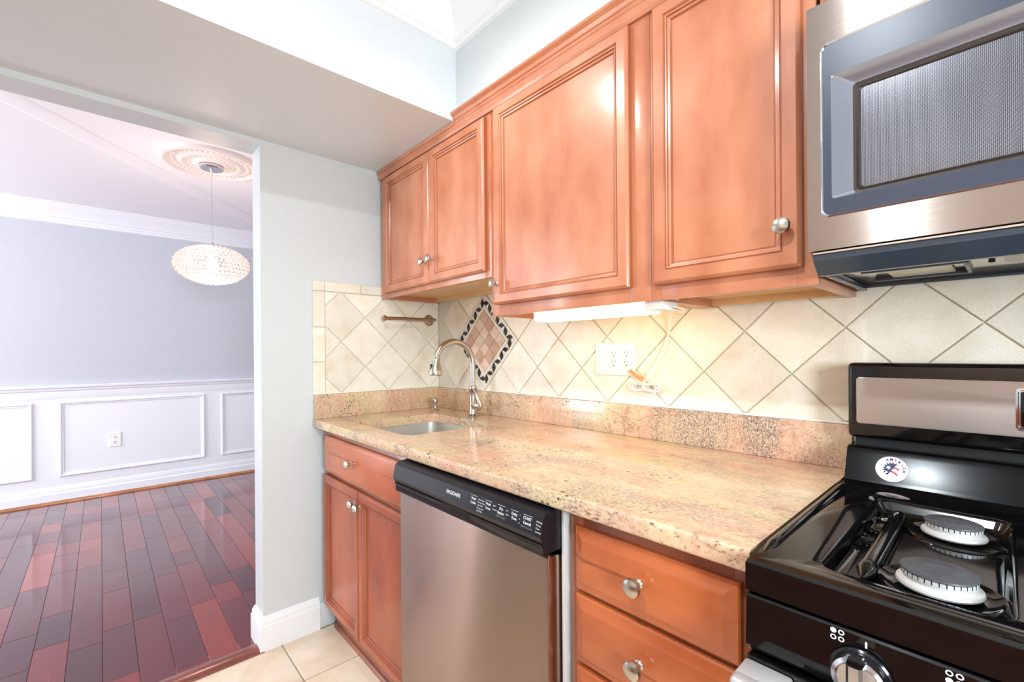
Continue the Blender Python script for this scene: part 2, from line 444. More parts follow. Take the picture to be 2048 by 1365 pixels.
# kitchen crown moulding (profile: p = out from wall, q = down from ceiling)
CROWN = [(0, 0), (.085, 0), (.085, .012), (.078, .016), (.072, .028), (.050, .055), (.030, .085), (.022, .098), (.022, .106), (.012, .112), (.012, .128), (0, .132)]
def crown(name, segs, mat, prof=CROWN):
    b = B()
    for pl, a0, a1 in segs: prism(b, prof, a0, a1, pl)
    return struct(name, b, mat, 25)
crown('trim_1', [(lambda p, q, a: (SX + p, a, CEIL - q), -4.5, -0.325), (lambda p, q, a: (a, -0.325 - p, CEIL - q), SX, 3.5)], M['white'])

# floors
def clip(poly, x0, x1, y0, y1):
    for ax, val, keep in ((0, x0, 1), (0, x1, -1), (1, y0, 1), (1, y1, -1)):
        out = []
        for i in range(len(poly)):
            a, c = poly[i], poly[(i + 1) % len(poly)]
            da, dc = keep * (a[ax] - val), keep * (c[ax] - val)
            if da >= 0: out.append(a)
            if da * dc < 0:
                t = da / (da - dc); out.append((a[0] + t * (c[0] - a[0]), a[1] + t * (c[1] - a[1])))
        poly = out
        if len(poly) < 3: return []
    return poly
def set_tone(o, tones):
    at = o.data.attributes.new('tone', 'FLOAT', 'FACE')
    for i, t in enumerate(tones[:len(o.data.polygons)]): at.data[i].value = t
def tile_poly(bm, tones, poly, place, gap, h, bev, mi=0):
    """one bevelled tile from a 2-D convex polygon; place(p, q, height)"""
    area = sum(poly[i][0] * poly[(i + 1) % len(poly)][1] - poly[(i + 1) % len(poly)][0] * poly[i][1] for i in range(len(poly)))
    if area < 0: poly = poly[::-1]
    if abs(area) / 2 < 6e-5: return
    def inset(d):
        n = len(poly); out = []
        for i in range(n):
            p0, p1, p2 = (Vector(poly[i - 1]), Vector(poly[i]), Vector(poly[(i + 1) % n]))
            e1, e2 = (p1 - p0), (p2 - p1)
            if e1.length < 1e-5 or e2.length < 1e-5: out.append(tuple(p1)); continue
            e1.normalize(); e2.normalize()
            n1, n2 = Vector((-e1.y, e1.x)), Vector((-e2.y, e2.x))
            k = 1 + n1.dot(n2)
            m = (n1 + n2) / max(k, .3); out.append(tuple(p1 + m * d))
        return out
    l0, l1 = inset(gap), inset(gap + bev)
    t = random.random()
    A = [bm.verts.new(place(p, q, 0)) for p, q in l0]; Bv = [bm.verts.new(place(p, q, h - bev)) for p, q in l0]; Cv = [bm.verts.new(place(p, q, h)) for p, q in l1]
    n = len(A)
    for X, Y in ((A, Bv), (Bv, Cv)):
        for k in range(n):
            f = bm.faces.new((X[k], X[(k + 1) % n], Y[(k + 1) % n], Y[k])); f.material_index = mi; tones.append(t)
    f = bm.faces.new(Cv); f.material_index = mi; tones.append(t)

b = B(); tones = []
TS = 0.335; ang = math.radians(1.5)
for i in range(-2, 13):
    for j in range(-16, 4):
        cx, cy = 0.29 + i * TS, -0.775 + j * TS
        rc = [(cx, cy), (cx + TS, cy), (cx + TS, cy + TS), (cx, cy + TS)]
        pol = clip(rc, 0.012, 3.5, -4.5, 0.0)
        if pol: tile_poly(b, tones, pol, lambda p, q, h: (p, q, -0.006 + h), .0025, .006, .0015)
o = struct('floor', b, M['floor_tile'], fix=False); set_tone(o, tones)
b = B(); box(b, -0.12, 3.62, -4.62, 0.15, -0.1, -0.002); struct('floor.001', b, M['fgrout'])
b = B(); tones = []
PW = 0.1035
for r in range(-40, 20):
    y0 = -1.321 + r * PW; x = FARX - random.random() * .6
    if y0 > 1.0 or y0 < -4.5: continue
    while x < -0.05:
        ln = random.choice((.22, .3, .42, .55, .7, .95)); x1 = min(x + ln, -0.05); xa = max(x, FARX)
        if x1 - xa > 0.01: tile_poly(b, tones, [(xa, y0), (x1, y0), (x1, y0 + PW), (xa, y0 + PW)], lambda p, q, h: (p, q, -0.006 + h), .0007, .006, .0009)
        x += ln
o = struct('floor.002', b, M['plank'], fix=False); set_tone(o, tones)
b = B(); box(b, FARX, -0.05, -4.5, 1.1, -0.1, -0.0025); struct('floor.003', b, M['seam'])
# rounded wooden threshold in the doorway
b = B(); prism(b, [(-.062, 0), (-.058, .007), (-.045, .013), (-.02, .015), (.0, .013), (.014, .007), (.018, 0)], -1.95, JY, lambda p, q, a: (p, a, q)); struct('trim_2', b, M['thresh'])

# baseboard around the wall stub
BBP = [(0, 0), (.016, 0), (.016, .098), (.012, .104), (.012, .116), (.009, .122), (.006, .130), (.003, .135), (0, .137)]
b = B()
loops_bridge(b, [[f_(p, q) for p, q in BBP] for f_ in (lambda p, q: (p, -.622, q), lambda p, q: (p, JY - p, q), lambda p, q: (-.12 - p, JY - p, q), lambda p, q: (-.12 - p, -.5, q))], close_last=True)
b.verts.ensure_lookup_table(); b.faces.new([b.verts[k] for k in range(len(BBP))])
struct('baseboard_left', b, M['white'], 25)
b = B(); box(b, 0.0, .010, -0.622, -0.555, 0, .11, .002); struct('baseboard_toe', b, M['wall'])

# dining room shell
b = B(); box(b, FARX - .12, FARX, -4.6, 1.1, 0, DCEIL + .1); struct('wall_dining_far', b, M['dwall'])
b = B(); box(b, FARX, -.12, 1.0, 1.12, 0, DCEIL + .1); struct('wall_dining_right', b, M['dwall'])
b = B(); box(b, FARX, -3.0, -4.62, -4.5, 0, DCEIL + .1); box(b, -.8, -.12, -4.62, -4.5, 0, DCEIL + .1)
box(b, -3.0, -.8, -4.62, -4.5, 0, .55); box(b, -3.0, -.8, -4.62, -4.5, 2.35, DCEIL + .1); struct('wall_dining_left', b, M['dwall'])
b = B(); box(b, FARX, -.12, -4.62, 1.12, DCEIL, DCEIL + .1); struct('ceiling.001', b, M['dceil'])
DCR = [(0, 0), (.090, 0), (.090, .012), (.083, .016), (.078, .030), (.060, .053), (.043, .083), (.035, .099), (.035, .108), (.024, .117), (.019, .133), (.012, .138), (.012, .154), (0, .160)]
crown('trim_3', [(lambda p, q, a: (FARX + p, a, DCEIL - q), -4.5, 1.0), (lambda p, q, a: (a, 1.0 - p, DCEIL - q), FARX, -.12)], M['dwhite'], DCR)
# wainscot: board, chair rail, panel mouldings, base
b = B(); box(b, FARX, FARX + .006, -4.5, 1.0, 0, .93); struct('trim_4', b, M['dwhite'])
b = B(); prism(b, [(0, .845), (.008, .845), (.012, .862), (.012, .905), (.020, .915), (.022, .930), (.034, .936), (.036, .950), (.030, .955), (0, .955)], -4.5, 1.0, lambda p, q, a: (FARX + p, a, q)); struct('trim_5', b, M['dwhite'], 25)
def panel_mould(name, y0, y1, z0=.208, z1=.82):
    b = B(); W = .032; lo = []
    for ins, h in ((0, .006), (0, .012), (.006, .020), (.012, .020), (.018, .013), (.028, .011), (W, .006)):
        lo.append([(FARX + h, y0 + ins, z0 + ins), (FARX + h, y1 - ins, z0 + ins), (FARX + h, y1 - ins, z1 - ins), (FARX + h, y0 + ins, z1 - ins)])
    loops_bridge(b, lo, close_last=False); struct(name, b, M['dwhite'], 20)
panel_mould('trim_6', -2.85, -1.722); panel_mould('trim_7', -1.575, -.582); panel_mould('trim_8', -.448, .6)
b = B(); prism(b, [(0, 0), (.018, 0), (.018, .075), (.012, .085), (.012, .12), (.006, .135), (0, .14)], -4.5, 1.0, lambda p, q, a: (FARX + p, a, q)); struct('baseboard_far', b, M['dwhite'], 25)
b = B(); prism(b, [(.018, 0), (.034, 0), (.032, .010), (.026, .017), (.018, .019)], -4.5, 1.0, lambda p, q, a: (FARX + p, a, q)); struct('trim_9', b, M['shoe'])
# shallow ridged strip crossing the dining ceiling at an angle
b = B(); A0 = Vector((-0.35, -2.40, 0)); A1 = Vector((-3.05, 0.09, 0)); dr = (A1 - A0).normalized(); nr = Vector((-dr.y, dr.x, 0))
prism(b, [(-.075, 0), (-.065, .0015), (-.040, .003), (-.020, .002), (.0, .0035), (.012, .002), (.045, .004), (.065, .002), (.080, 0)], 0, (A1 - A0).length,
      lambda p, q, a: tuple(A0 + dr * a + nr * p + Vector((0, 0, DCEIL - q)))); struct('ceiling_strip', b, M['dceil'])

# ------------------------------------------------------------------ tiled backsplash
TZ, TX, TD = 1.25, 0.395, 0.2288
t = thing('tile_backsplash', 'cream diagonal stone tile backsplash on the two walls above the granite counter', 'backsplash', (0.0, 0.0, 1.0))
b = B(); box(b, 0.0, 3.3, 0.001, 0.0118, 0.90, 1.50); box(b, 0.0005, 0.0035, -0.640, 0.0008, 0.90, 1.513); obj('grout_bed', b, M['grout'], t)
def back_place(p, q, h): return (p, 0.0015 - h, q)
def side_place(p, q, h): return (0.003 + h, p, q)
b = B(); tones = []
for i in range(-3, 30):
    for j in range(-3, 6):
        if (i + j) % 2: continue
        cx, cz = TX + i * TD / 2, TZ + j * TD / 2
        if abs(i) + abs(j) <= 2 and not (abs(i) + abs(j) == 2 and False):
            if abs(cx - TX) + abs(cz - TZ) < TD * 0.9: pass
        # tile centres sit at odd/even half steps
        h = TD / 2
        ccx, ccz = cx + h, cz
        if abs(ccx - TX) + abs(ccz - TZ) < TD * 0.75: continue
        pol = clip([(ccx + h, ccz), (ccx, ccz + h), (ccx - h, ccz), (ccx, ccz - h)], 0.008, 3.3, 1.0, 1.50)
        if pol: tile_poly(b, tones, pol, back_place, .0018, .0055, .0012)
o = obj('back_tiles', b, M['tile'], t, fix=False); set_tone(o, tones)
b = B(); tones = []
for i in range(-8, 4):
    for j in range(-3, 6):
        if (i + j) % 2: continue
        h = TD / 2; cy, cz = -0.0605 + i * h + h, 1.249 + j * h
        pol = clip([(cy + h, cz), (cy, cz + h), (cy - h, cz), (cy, cz - h)], -0.588, 0.0, 1.0, 1.470)
        if pol: tile_poly(b, tones, pol, side_place, .0016, .0055, .0012)
o = obj('side_tiles', b, M['tile'], t, fix=False); set_tone(o, tones)
b = B(); tones = []
for z0, z1 in ((1.472, 1.515), (1.313, 1.472), (1.160, 1.313), (1.0, 1.160)):
    tile_poly(b, tones, [(-.642, z0), (-.589, z0), (-.589, z1), (-.642, z1)], side_place, .0012, .0065, .0015)
for y0, y1 in ((-.589, -.424), (-.424, -.26), (-.26, -.1), (-.1, .0)):
    tile_poly(b, tones, [(y0, 1.472), (y1, 1.472), (y1, 1.515), (y0, 1.515)], side_place, .0012, .0065, .0015)
o = obj('border_tiles', b, M['tile'], t, fix=False); set_tone(o, tones)
# mosaic diamond: liner, zigzag of dark lozenges, small tan tiles
def dia(h): return [(TX + h, TZ), (TX, TZ + h), (TX - h, TZ), (TX, TZ - h)]
b = B()
loops_bridge(b, [[back_place(p, q, hh) for p, q in dia(h)] for h, hh in ((.226, 0), (.226, .006), (.212, .007), (.210, .003), (.166, .003), (.164, .0065), (.150, .0065), (.148, .002))], close_last=True)
lin = obj('mosaic_liner', b, M['tile'], t, smooth=20)
b = B(); tones = []
for k in range(4):
    for l in range(4):
        s = .146 / 4; cx = TX + (k - l) * s; cz = TZ + (k + l - 3) * s
        tile_poly(b, tones, [(cx + s, cz), (cx, cz + s), (cx - s, cz), (cx, cz - s)], back_place, .0014, .0055, .001,
                  1 if (k, l) in ((0, 1), (1, 0), (2, 1), (0, 3), (3, 2), (3, 3), (1, 3), (2, 0)) else 0)
o = obj('mosaic_tiles', b, [M['tilep'], M['tiled']], t, fix=False); set_tone(o, tones)
b = B(); R_ = .188
for s in range(4):
    a0 = Vector((math.cos(s * PI / 2), math.sin(s * PI / 2))) * R_; a1 = Vector((math.cos((s + 1) * PI / 2), math.sin((s + 1) * PI / 2))) * R_
    dirv = (a1 - a0).normalized()
    for k in range(7):
        c = a0 + (a1 - a0) * ((k + .5) / 7)
        sg = math.radians(40 if k % 2 == 0 else -40)
        e = Vector((dirv.x * math.cos(sg) - dirv.y * math.sin(sg), dirv.x * math.sin(sg) + dirv.y * math.cos(sg)))
        n2 = Vector((-e.y, e.x))
        P = [c + e * .0205, c + n2 * .0108, c - e * .0205, c - n2 * .0108]
        vs = [b.verts.new(back_place(TX + p.x, TZ + p.y, .0075)) for p in P]; v0 = [b.verts.new(back_place(TX + p.x, TZ + p.y, .002)) for p in P]
        b.faces.new(vs)
        for q in range(4): b.faces.new((v0[q], v0[(q + 1) % 4], vs[(q + 1) % 4], vs[q]))
obj('mosaic_lozenges', b, M['darktile'], t, smooth=0)

# ------------------------------------------------------------------ granite countertop
CT, CB = 0.914, 0.879
CR = 1.782
ct = thing('granite_countertop', 'pink and tan speckled granite countertop with low granite upstand', 'countertop', (0.9, -0.32, CB))
b = B()
outer = []
# slab as a bridged ring around the sink cut-out
cut = rrect(.4415, -.360, .2135, .190, .045, 8)
nc = len(cut)
def rect_pt(i):
    # matching points on the outer rectangle for each cut-out point (radial projection)
    px, py = cut[i][0] - .4415, cut[i][1] + .360
    x0, x1, y0, y1 = 0.006, CR, -.645, -.0005
    cx, cy = .4415, -.360
    tt = min(((x1 - cx) / px) if px > 1e-9 else 1e9, ((x0 - cx) / px) if px < -1e-9 else 1e9, ((y1 - cy) / py) if py > 1e-9 else 1e9, ((y0 - cy) / py) if py < -1e-9 else 1e9)
    return (cx + px * tt, cy + py * tt)
bm2 = B()
# simple robust way: solid box minus the sink hole by triangulated fill
def slab_face(bm, z, edge_in):
    x0, x1, y0, y1 = 0.006, CR, -.645 + edge_in, -.0005
    ov = [bm.verts.new((x, y, z)) for x, y in ((x0, y0), (x1, y0), (x1, y1), (x0, y1))]
    iv = [bm.verts.new((x, y, z)) for x, y in cut]
    es = [bm.edges.new((ov[k], ov[(k + 1) % 4])) for k in range(4)] + [bm.edges.new((iv[k], iv[(k + 1) % nc])) for k in range(nc)]
    bmesh.ops.triangle_fill(bm, use_beauty=True, use_dissolve=False, edges=es)
    return ov, iv
to, ti = slab_face(b, CT, .007); bo, bi = slab_face(b, CB, .007)
for k in range(nc): b.faces.new((ti[k], ti[(k + 1) % nc], bi[(k + 1) % nc], bi[k]))
for k in (1, 2, 3): b.faces.new((to[k], to[(k + 1) % 4], bo[(k + 1) % 4], bo[k]))
edge = []
for k in range(9):
    a = PI / 2 * (k / 4) if k <= 4 else None
pr = [(-.638, CT)] + [(-.638 - .007 * math.sin(a), CT - .007 * (1 - math.cos(a))) for a in (PI / 8, PI / 4, 3 * PI / 8, PI / 2)] + \
     [(-.638 - .007 * math.cos(a), CB + .007 - .007 * math.sin(a)) for a in (0, PI / 8, PI / 4, 3 * PI / 8)] + [(-.638, CB)]
pl = [b.verts.new((.006, y, z)) for y, z in pr]; prr = [b.verts.new((CR, y, z)) for y, z in pr]
for k in range(len(pr) - 1): b.faces.new((pl[k], pl[k + 1], prr[k + 1], prr[k]))
b.faces.new(pl); b.faces.new(prr)
bmesh.ops.remove_doubles(b, verts=b.verts[:], dist=1e-5)
obj('slab', b, M['granite'], ct, smooth=40)
b = B(); box(b, 0.027, CR, -.0205, -.0045, CT + .0004, 1.019, .0015); obj('upstand', b, M['granitev'], ct)
b = B(); box(b, 0.010, .0265, -.641, -.0045, CT + .0004, 1.019, .0015); obj('upstand', b, M['granitev'], ct)
b = B(); box(b, 0.022, CR, -.0125, -.0045, 1.0192, 1.0245, .002); box(b, .010, .019, -.641, -.0045, 1.0192, 1.0245, .002); obj('caulk_line', b, M['caulk'], ct)

# ------------------------------------------------------------------ sink
sk = thing('undermount_sink', 'stainless steel undermount sink set into the granite counter', 'sink', (.4415, -.36, .70))
b = B(); lo = []
for ex, z, rr in ((.016, CB - .001, .05), (.004, CB - .001, .047), (.004, CB - .004, .047), (.002, .80, .05), (-.002, .735, .055), (-.02, .715, .06), (-.05, .708, .05), (-.17, .704, .01)):
    lo.append([(x, y, z) for x, y in rrect(.4415, -.36, .2135 + ex, .190 + ex, rr, 8)])
loops_bridge(b, lo); obj('bowl', b, M['sink'], sk, smooth=50)
b = B(); lathe(b, [(0, .003), (.020, .003), (.024, .006), (.040, .006), (.044, .001)], (.4415, -.36, .7045), seg=32); obj('drain', b, M['chrome'], sk)

# ------------------------------------------------------------------ faucet and soap pump
FX, FY = .42, -.092
fa = thing('kitchen_faucet', 'brushed nickel gooseneck pull-down faucet behind the sink', 'faucet', (FX, FY, CT))
b = B(); lathe(b, [(0, .0003), (.030, .0003), (.031, .003), (.027, .007), (.019, .010), (.0165, .016), (.0155, .05), (.0165, .085), (.0155, .112), (.0175, .116), (.0185, .124), (.0175, .132), (.0125, .136), (0, .137)], (FX, FY, CT)); obj('body', b, M['nickel'], fa)
b = B(); pts = [(FX, FY, CT + .135), (FX, FY, CT + .18), (FX, FY, 1.145)]
rr = .098
for k in range(1, 25):
    a = math.radians(k * 6.55); pts.append((FX, FY - rr + rr * math.cos(a), 1.145 + 1.02 * rr * math.sin(a)))
tube(b, pts, .0125, 16); obj('spout', b, M['nickel'], fa)
e = Vector(pts[-1]); dn = (Vector(pts[-1]) - Vector(pts[-2])).normalized(); dn = Vector((0, dn.y * .2, dn.z)).normalized()
b = B(); lathe(b, [(0, -.004), (.0140, -.004), (.0155, .0), (.0155, .008), (.0142, .010), (.0155, .022), (.021, .042), (.0275, .062), (.0290, .072), (.0275, .080), (.0225, .083), (.0215, .079), (0, .078)], e, dn); hd = obj('spray_head', b, M['nickel'], fa)
b = B(); box(b, FX - .005, FX + .005, e.y - .031, e.y - .021, e.z - .062, e.z - .034, .003); obj('spray_button', b, M['blackp'], hd)
b = B(); lathe(b, [(0, 0), (.016, 0), (.020, .010), (.0225, .026), (.0215, .042), (.015, .056), (0, .060)], (FX + .008, FY, .962), (1, -.15, 0.05)); obj('valve', b, M['nickel'], fa)
b = B(); tube(b, [(FX + .066, FY - .010, .965), (FX + .062, FY - .012, .985), (FX + .046, FY - .012, 1.010), (FX + .030, FY - .008, 1.030), (FX + .024, FY - .006, 1.036)], [.009, .0105, .0085, .0095, .007], 12); obj('lever', b, M['nickel'], fa)
sp = thing('soap_dispenser', 'small brushed nickel soap dispenser pump in the counter corner', 'soap dispenser', (.141, -.112, CT))
b = B(); lathe(b, [(0, .0003), (.020, .0003), (.021, .004), (.017, .008), (.0095, .013), (.0085, .030), (.0095, .034), (0, .035)], (.141, -.112, CT)); obj('base', b, M['nickel'], sp)
b = B(); lathe(b, [(0, .0), (.0125, .0), (.0160, .010), (.0160, .020), (.0125, .028), (.008, .031), (0, .032)], (.141, -.112, CT + .033)); tube(b, [(.141, -.112, CT + .050), (.150, -.142, CT + .052), (.152, -.150, CT + .047)], [.0055, .0045, .004]); obj('pump_head', b, M['nickel'], sp)

# ------------------------------------------------------------------ towel bar
tb = thing('towel_bar', 'bronze toned paper towel bar on the tiled side wall', 'towel holder', (.0095, -.062, 1.365))
b = B(); lathe(b, [(0, 0), (.027, 0), (.029, .003), (.027, .007), (.012, .010), (.008, .014), (.0075, .048), (0, .05)], (.0095, -.062, 1.365), (1, 0, 0)); mt = obj('mount', b, M['bronze'], tb)
for dz in (.016, -.016):
    b = B(); lathe(b, [(0, .010), (.0035, .010), (.0035, .0068)], (.0095, -.062, 1.365 + dz), (1, 0, 0), 10); obj('screw', b, M['chrome'], mt)
b = B(); tube(b, [(.058, -.050, 1.365), (.058, -.056, 1.365), (.058, -.330, 1.362)], [.006, .0085, .0085], 16)
lathe(b, [(0, 0), (.0085, 0), (.0145, .002), (.0145, .010), (.010, .013), (0, .013)], (.058, -.328, 1.362), (0, -1, 0), 20); obj('bar', b, M['bronze'], tb)

# ------------------------------------------------------------------ cabinet parts
DOOR = [(0, 0), (0, .013), (.003, .0175), (.007, .020), (.0305, .020), (.0325, .0150), (.0345, .0150), (.0355, .0170), (.0385, .0160), (.0400, .0120), (.0445, .0105), (.0470, .0065), (.0490, .0065)]
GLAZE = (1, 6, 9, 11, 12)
DRAW = [(0, 0), (0, .009), (.003, .0115), (.007, .0125), (.020, .019), (.023, .020)]
KNOB = [(0, 0), (.0085, 0), (.0085, .002), (.0055, .005), (.0055, .012), (.009, .015), (.0150, .019), (.0160, .0225), (.0145, .0265), (.009, .0295), (0, .0308)]
def knob(parent, x, y, z, name='knob', s=1.0, lab=None):
    bb = B(); lathe(bb, [(r * s, h * s) for r, h in KNOB], (x, y, z), (0, -1, 0), 28)
    return obj(name, bb, M['nickel'], parent)
YF = -.325          # face of upper frames
def upper(name, label, x0, x1, z0, z1, zp, doors, group='upper wall cabinets', right_finish=True):
    c = thing(name, label, 'cabinet', ((x0 + x1) / 2, -.16, z0), group)
    bb = B()
    T = .016
    box(bb, x0, x0 + T, YF + .019, -.0045, z0, z1 - .004, .0005); box(bb, x1 - T, x1, YF + .019, -.0045, z0, z1 - .004, .0005)
    box(bb, x0 + T, x1 - T, -.012, -.0045, zp, z1 - .004); box(bb, x0 + T, x1 - T, YF + .019, -.0125, z1 - .02, z1 - .004)
    obj('carcass', bb, M['wood'], c)
    bb = B(); box(bb, x0 + T, x1 - T, YF + .019, -.0125, zp, zp + .012); box(bb, x0 + T, x1 - T, -.030, -.0125, z0 + .004, zp); obj('bottom_panel', bb, M['raw'], c)
    fx = [x0] + [d[0] for d in doors] + [x1]
    bb = B()
    dz0, dz1 = min(d[2] for d in doors), max(d[3] for d in doors)
    box(bb, x0, doors[0][0] + .012, YF, YF + .019, z0, z1, .001); box(bb, doors[-1][1] - .012, x1, YF, YF + .019, z0, z1, .001)
    box(bb, doors[0][0] + .012, doors[-1][1] - .012, YF + .0005, YF + .019, z0, dz0 + .02, .001); box(bb, doors[0][0] + .012, doors[-1][1] - .012, YF + .0005, YF + .019, dz1 - .02, z1, .001)
    obj('face_frame', bb, M['wood'], c)
    for (a, d, e, g, kx, kz) in doors:
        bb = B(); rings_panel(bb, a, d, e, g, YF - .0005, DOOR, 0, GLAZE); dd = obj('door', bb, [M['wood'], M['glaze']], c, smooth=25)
        if kx is not None: knob(dd, kx, YF - .0205, kz)
    return c
upper('wall_cabinet', 'short maple double-door wall cabinet in the corner beside the soffit', .014, .8395, 1.456, 2.05, 1.478,
      [(.075, .4615, 1.478, 2.010, .437, 1.565), (.4650, .817, 1.478, 2.010, .492, 1.570)])
upper('wall_cabinet', 'tall maple wall cabinet with one wide door over the under-cabinet light', .8405, 1.4445, 1.320, 2.05, 1.342,
      [(.868, 1.392, 1.357, 2.015, .888, 1.425)])
upper('wall_cabinet', 'tall narrow maple wall cabinet directly left of the microwave', 1.4455, 1.790, 1.320, 2.05, 1.342,
      [(1.458, 1.768, 1.355, 2.015, 1.741, 1.432)])
upper('wall_cabinet', 'maple wall cabinet above the microwave', 1.7965, 2.556, 1.796, 2.05, 1.81,
      [(1.82, 2.17, 1.815, 2.015, None, None), (2.174, 2.53, 1.815, 2.015, None, None)])
# crown strip on top of the cabinets
b = B()
prism(b, [(0, 2.0505), (-.006, 2.0505), (-.010, 2.056), (-.010, 2.063), (-.014, 2.066), (-.017, 2.076), (-.026, 2.084), (-.026, 2.092), (0, 2.092)], SX + .001, 2.556, lambda p, q, a: (a, YF - .001 + p, q))
prism(b, [(0, 2.022), (-.006, 2.022), (-.010, 2.030), (-.010, 2.050), (0, 2.050)], .014, 2.556, lambda p, q, a: (a, YF - .001 + p, q))
prism(b, [(0, 2.0505), (-.012, 2.0505), (-.015, 2.062), (0, 2.0625)], .002, SX + .001, lambda p, q, a: (a, YF - .001 + p, q))
o = obj('cabinet_crown', b, M['woodx'], None, 25); recenter(o, (1.2, YF, 2.022)); tag(o, 'maple crown strip running along the top of the wall cabinets', 'moulding')

# ------------------------------------------------------------------ base cabinets
BF = -.605
def base_unit(label, x0, x1, drawers, doors, zb=.112):
    c = thing('base_cabinet', label, 'cabinet', ((x0 + x1) / 2, -.3, 0), 'base cabinets')
    bb = B(); T = .016
    box(bb, x0, x0 + T, BF + .019, -.03, zb, .8775); box(bb, x1 - T, x1, BF + .019, -.03, zb, .8775); box(bb, x0 + T, x1 - T, BF + .019, -.03, zb, zb + .016); box(bb, x0 + T, x1 - T, -.04, -.03, zb + .016, .70)
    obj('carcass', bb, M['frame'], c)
    a0 = min(d[0] for d in drawers + doors); a1 = max(d[1] for d in drawers + doors)
    bb = B(); box(bb, x0, a0 + .012, BF, BF + .0185, zb, .8775, .001); box(bb, a1 - .012, x1, BF, BF + .0185, zb, .8775, .001)
    box(bb, a0 + .012, a1 - .012, BF + .0005, BF + .0185, zb, .8775, .001)
    obj('face_frame', bb, M['frame'], c)
    bb = B(); box(bb, x0, x1, -.560, -.545, 0, zb); prism(bb, [(-.560, 0), (-.572, 0), (-.571, .008), (-.566, .014), (-.560, .016)], x0, x1, lambda p, q, a: (a, p, q)); obj('toe_kick', bb, M['frame'], c)
    for (a, d, e, g, kx, kz) in drawers:
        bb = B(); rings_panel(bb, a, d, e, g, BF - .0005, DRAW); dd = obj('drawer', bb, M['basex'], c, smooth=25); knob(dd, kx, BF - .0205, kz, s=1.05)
    for (a, d, e, g, kx, kz) in doors:
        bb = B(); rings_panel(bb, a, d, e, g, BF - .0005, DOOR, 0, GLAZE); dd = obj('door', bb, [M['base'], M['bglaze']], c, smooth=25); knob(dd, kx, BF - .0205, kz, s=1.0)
    return c
base_unit('maple sink base cabinet with one drawer over two doors beside the wall stub', .040, .786,
          [(.066, .772, .700, .851, .372, .782)], [(.066, .4165, .130, .686, .397, .640), (.4195, .772, .130, .686, .443, .636)])
base_unit('maple drawer base cabinet between the dishwasher and the range', 1.422, 1.782,
          [(1.442, 1.758, .722, .848, 1.592, .790), (1.442, 1.758, .578, .712, 1.592, .648), (1.442, 1.758, .434, .568, 1.592, .505), (1.442, 1.758, .132, .424, 1.592, .33)], [])

# ------------------------------------------------------------------ dishwasher
dw = thing('dishwasher', 'stainless steel dishwasher with black control panel under the counter', 'dishwasher', (1.10, -.35, 0))
b = B(); box(b, .792, 1.404, -.605, -.05, .10, .865, .002); obj('tub', b, M['dark'], dw)
b = B(); box(b, .794, 1.402, -.655, -.607, .115, .779, .004, 2); obj('door', b, M['dwsteel'], dw)
b = B()
PP = [(-.606, .790), (-.655, .790), (-.668, .793), (-.668, .800), (-.671, .812), (-.676, .823), (-.678, .827), (-.670, .864), (-.662, .871), (-.606, .8775)]
prism(b, PP, .794, 1.404, lambda p, q, a: (a, p, q))
bmesh.ops.recalc_face_normals(b, faces=b.faces[:])
cp = obj('control_panel', b, M['blackp'], dw, smooth=15)
b = B(); prism(b, [(-.6575, .781), (-.6690, .787), (-.6690, .801), (-.6735, .812), (-.6690, .801), (-.6655, .795), (-.655, .789)], .7945, 1.4035, lambda p, q, a: (a, p, q)); obj('lower_rail', b, M['blackg'], cp, smooth=30)
b = B(); box(b, 1.045, 1.155, -.6725, -.663, .7955, .8145, .004, 3); obj('handle_pocket', b, M['dark'], cp)
nrm = Vector((0, -.967, -.0)).normalized()
# printed lettering on the sloping face (y = -.682 .. -.672, z = .828 .. .866)
up_v = Vector((0, .008, .037)).normalized(); rt = Vector((1, 0, 0)); offn = Vector((0, -.0006, .00016))
def on_panel(x, v): return Vector((x + .018 - .006 * (x - 1.06) / .32, -.678, .827)) + up_v * v + offn
b = B()
text_bm(b, 'FRIGIDAIRE', .0118, on_panel(1.052, .0165), rt, up_v, 0, bold=.00016)
obj('brand_lettering', b, M['print'], cp, smooth=0, fix=False); b = B()
def bar(x0, x1, v0, v1, mi=0):
    f = b.faces.new([b.verts.new(on_panel(x, v)) for x, v in ((x0, v0), (x1, v0), (x1, v1), (x0, v1))]); f.material_index = mi
def words(x, top, bot, w=.024, sz=.0078):
    bar(x - w / 2, x + w / 2, .0335, .0341)
    text_bm(b, top, sz, on_panel(x, .0245), rt, up_v, 0, 'CENTER', .00012); text_bm(b, bot, sz, on_panel(x, .0155), rt, up_v, 0, 'CENTER', .00012)
def small(x, v, s, mi=0, sz=.0046): text_bm(b, s, sz, on_panel(x, v), rt, up_v, mi, 'LEFT')
words(1.166, 'Wash', 'Cycles')
for k, s in enumerate(('Heavy Wash', 'Normal Wash', 'Light Wash', 'Energy Saver', 'Rinse Only')): small(1.182, .0275 - k * .0062, s)
words(1.221, 'Wash', 'Temp')
for k, s in enumerate(('High', 'Sanitize')): small(1.238, .0265 - k * .008, s)
words(1.266, 'Dry', 'Option'); small(1.251, .0085, 'Hold 3s To Lock', 1, .0044)
for k, s in enumerate(('Air', 'Heat')): small(1.283, .0265 - k * .008, s)
words(1.310, 'Delay', 'Time')
for k, s in enumerate(('2', '4', '8')): small(1.326, .0275 - k * .008, s)
words(1.350, 'START', 'Cancel', .028, .0084); small(1.333, .0085, 'Hold 3s To Cancel', 1, .0044)
for k, s in enumerate(('Washing', 'Drying', 'Clean', 'Sanitized')): small(1.376, .0275 - k * .0066, s)
obj('button_lettering', b, [M['print'], M['printdim']], cp, smooth=0, fix=False)
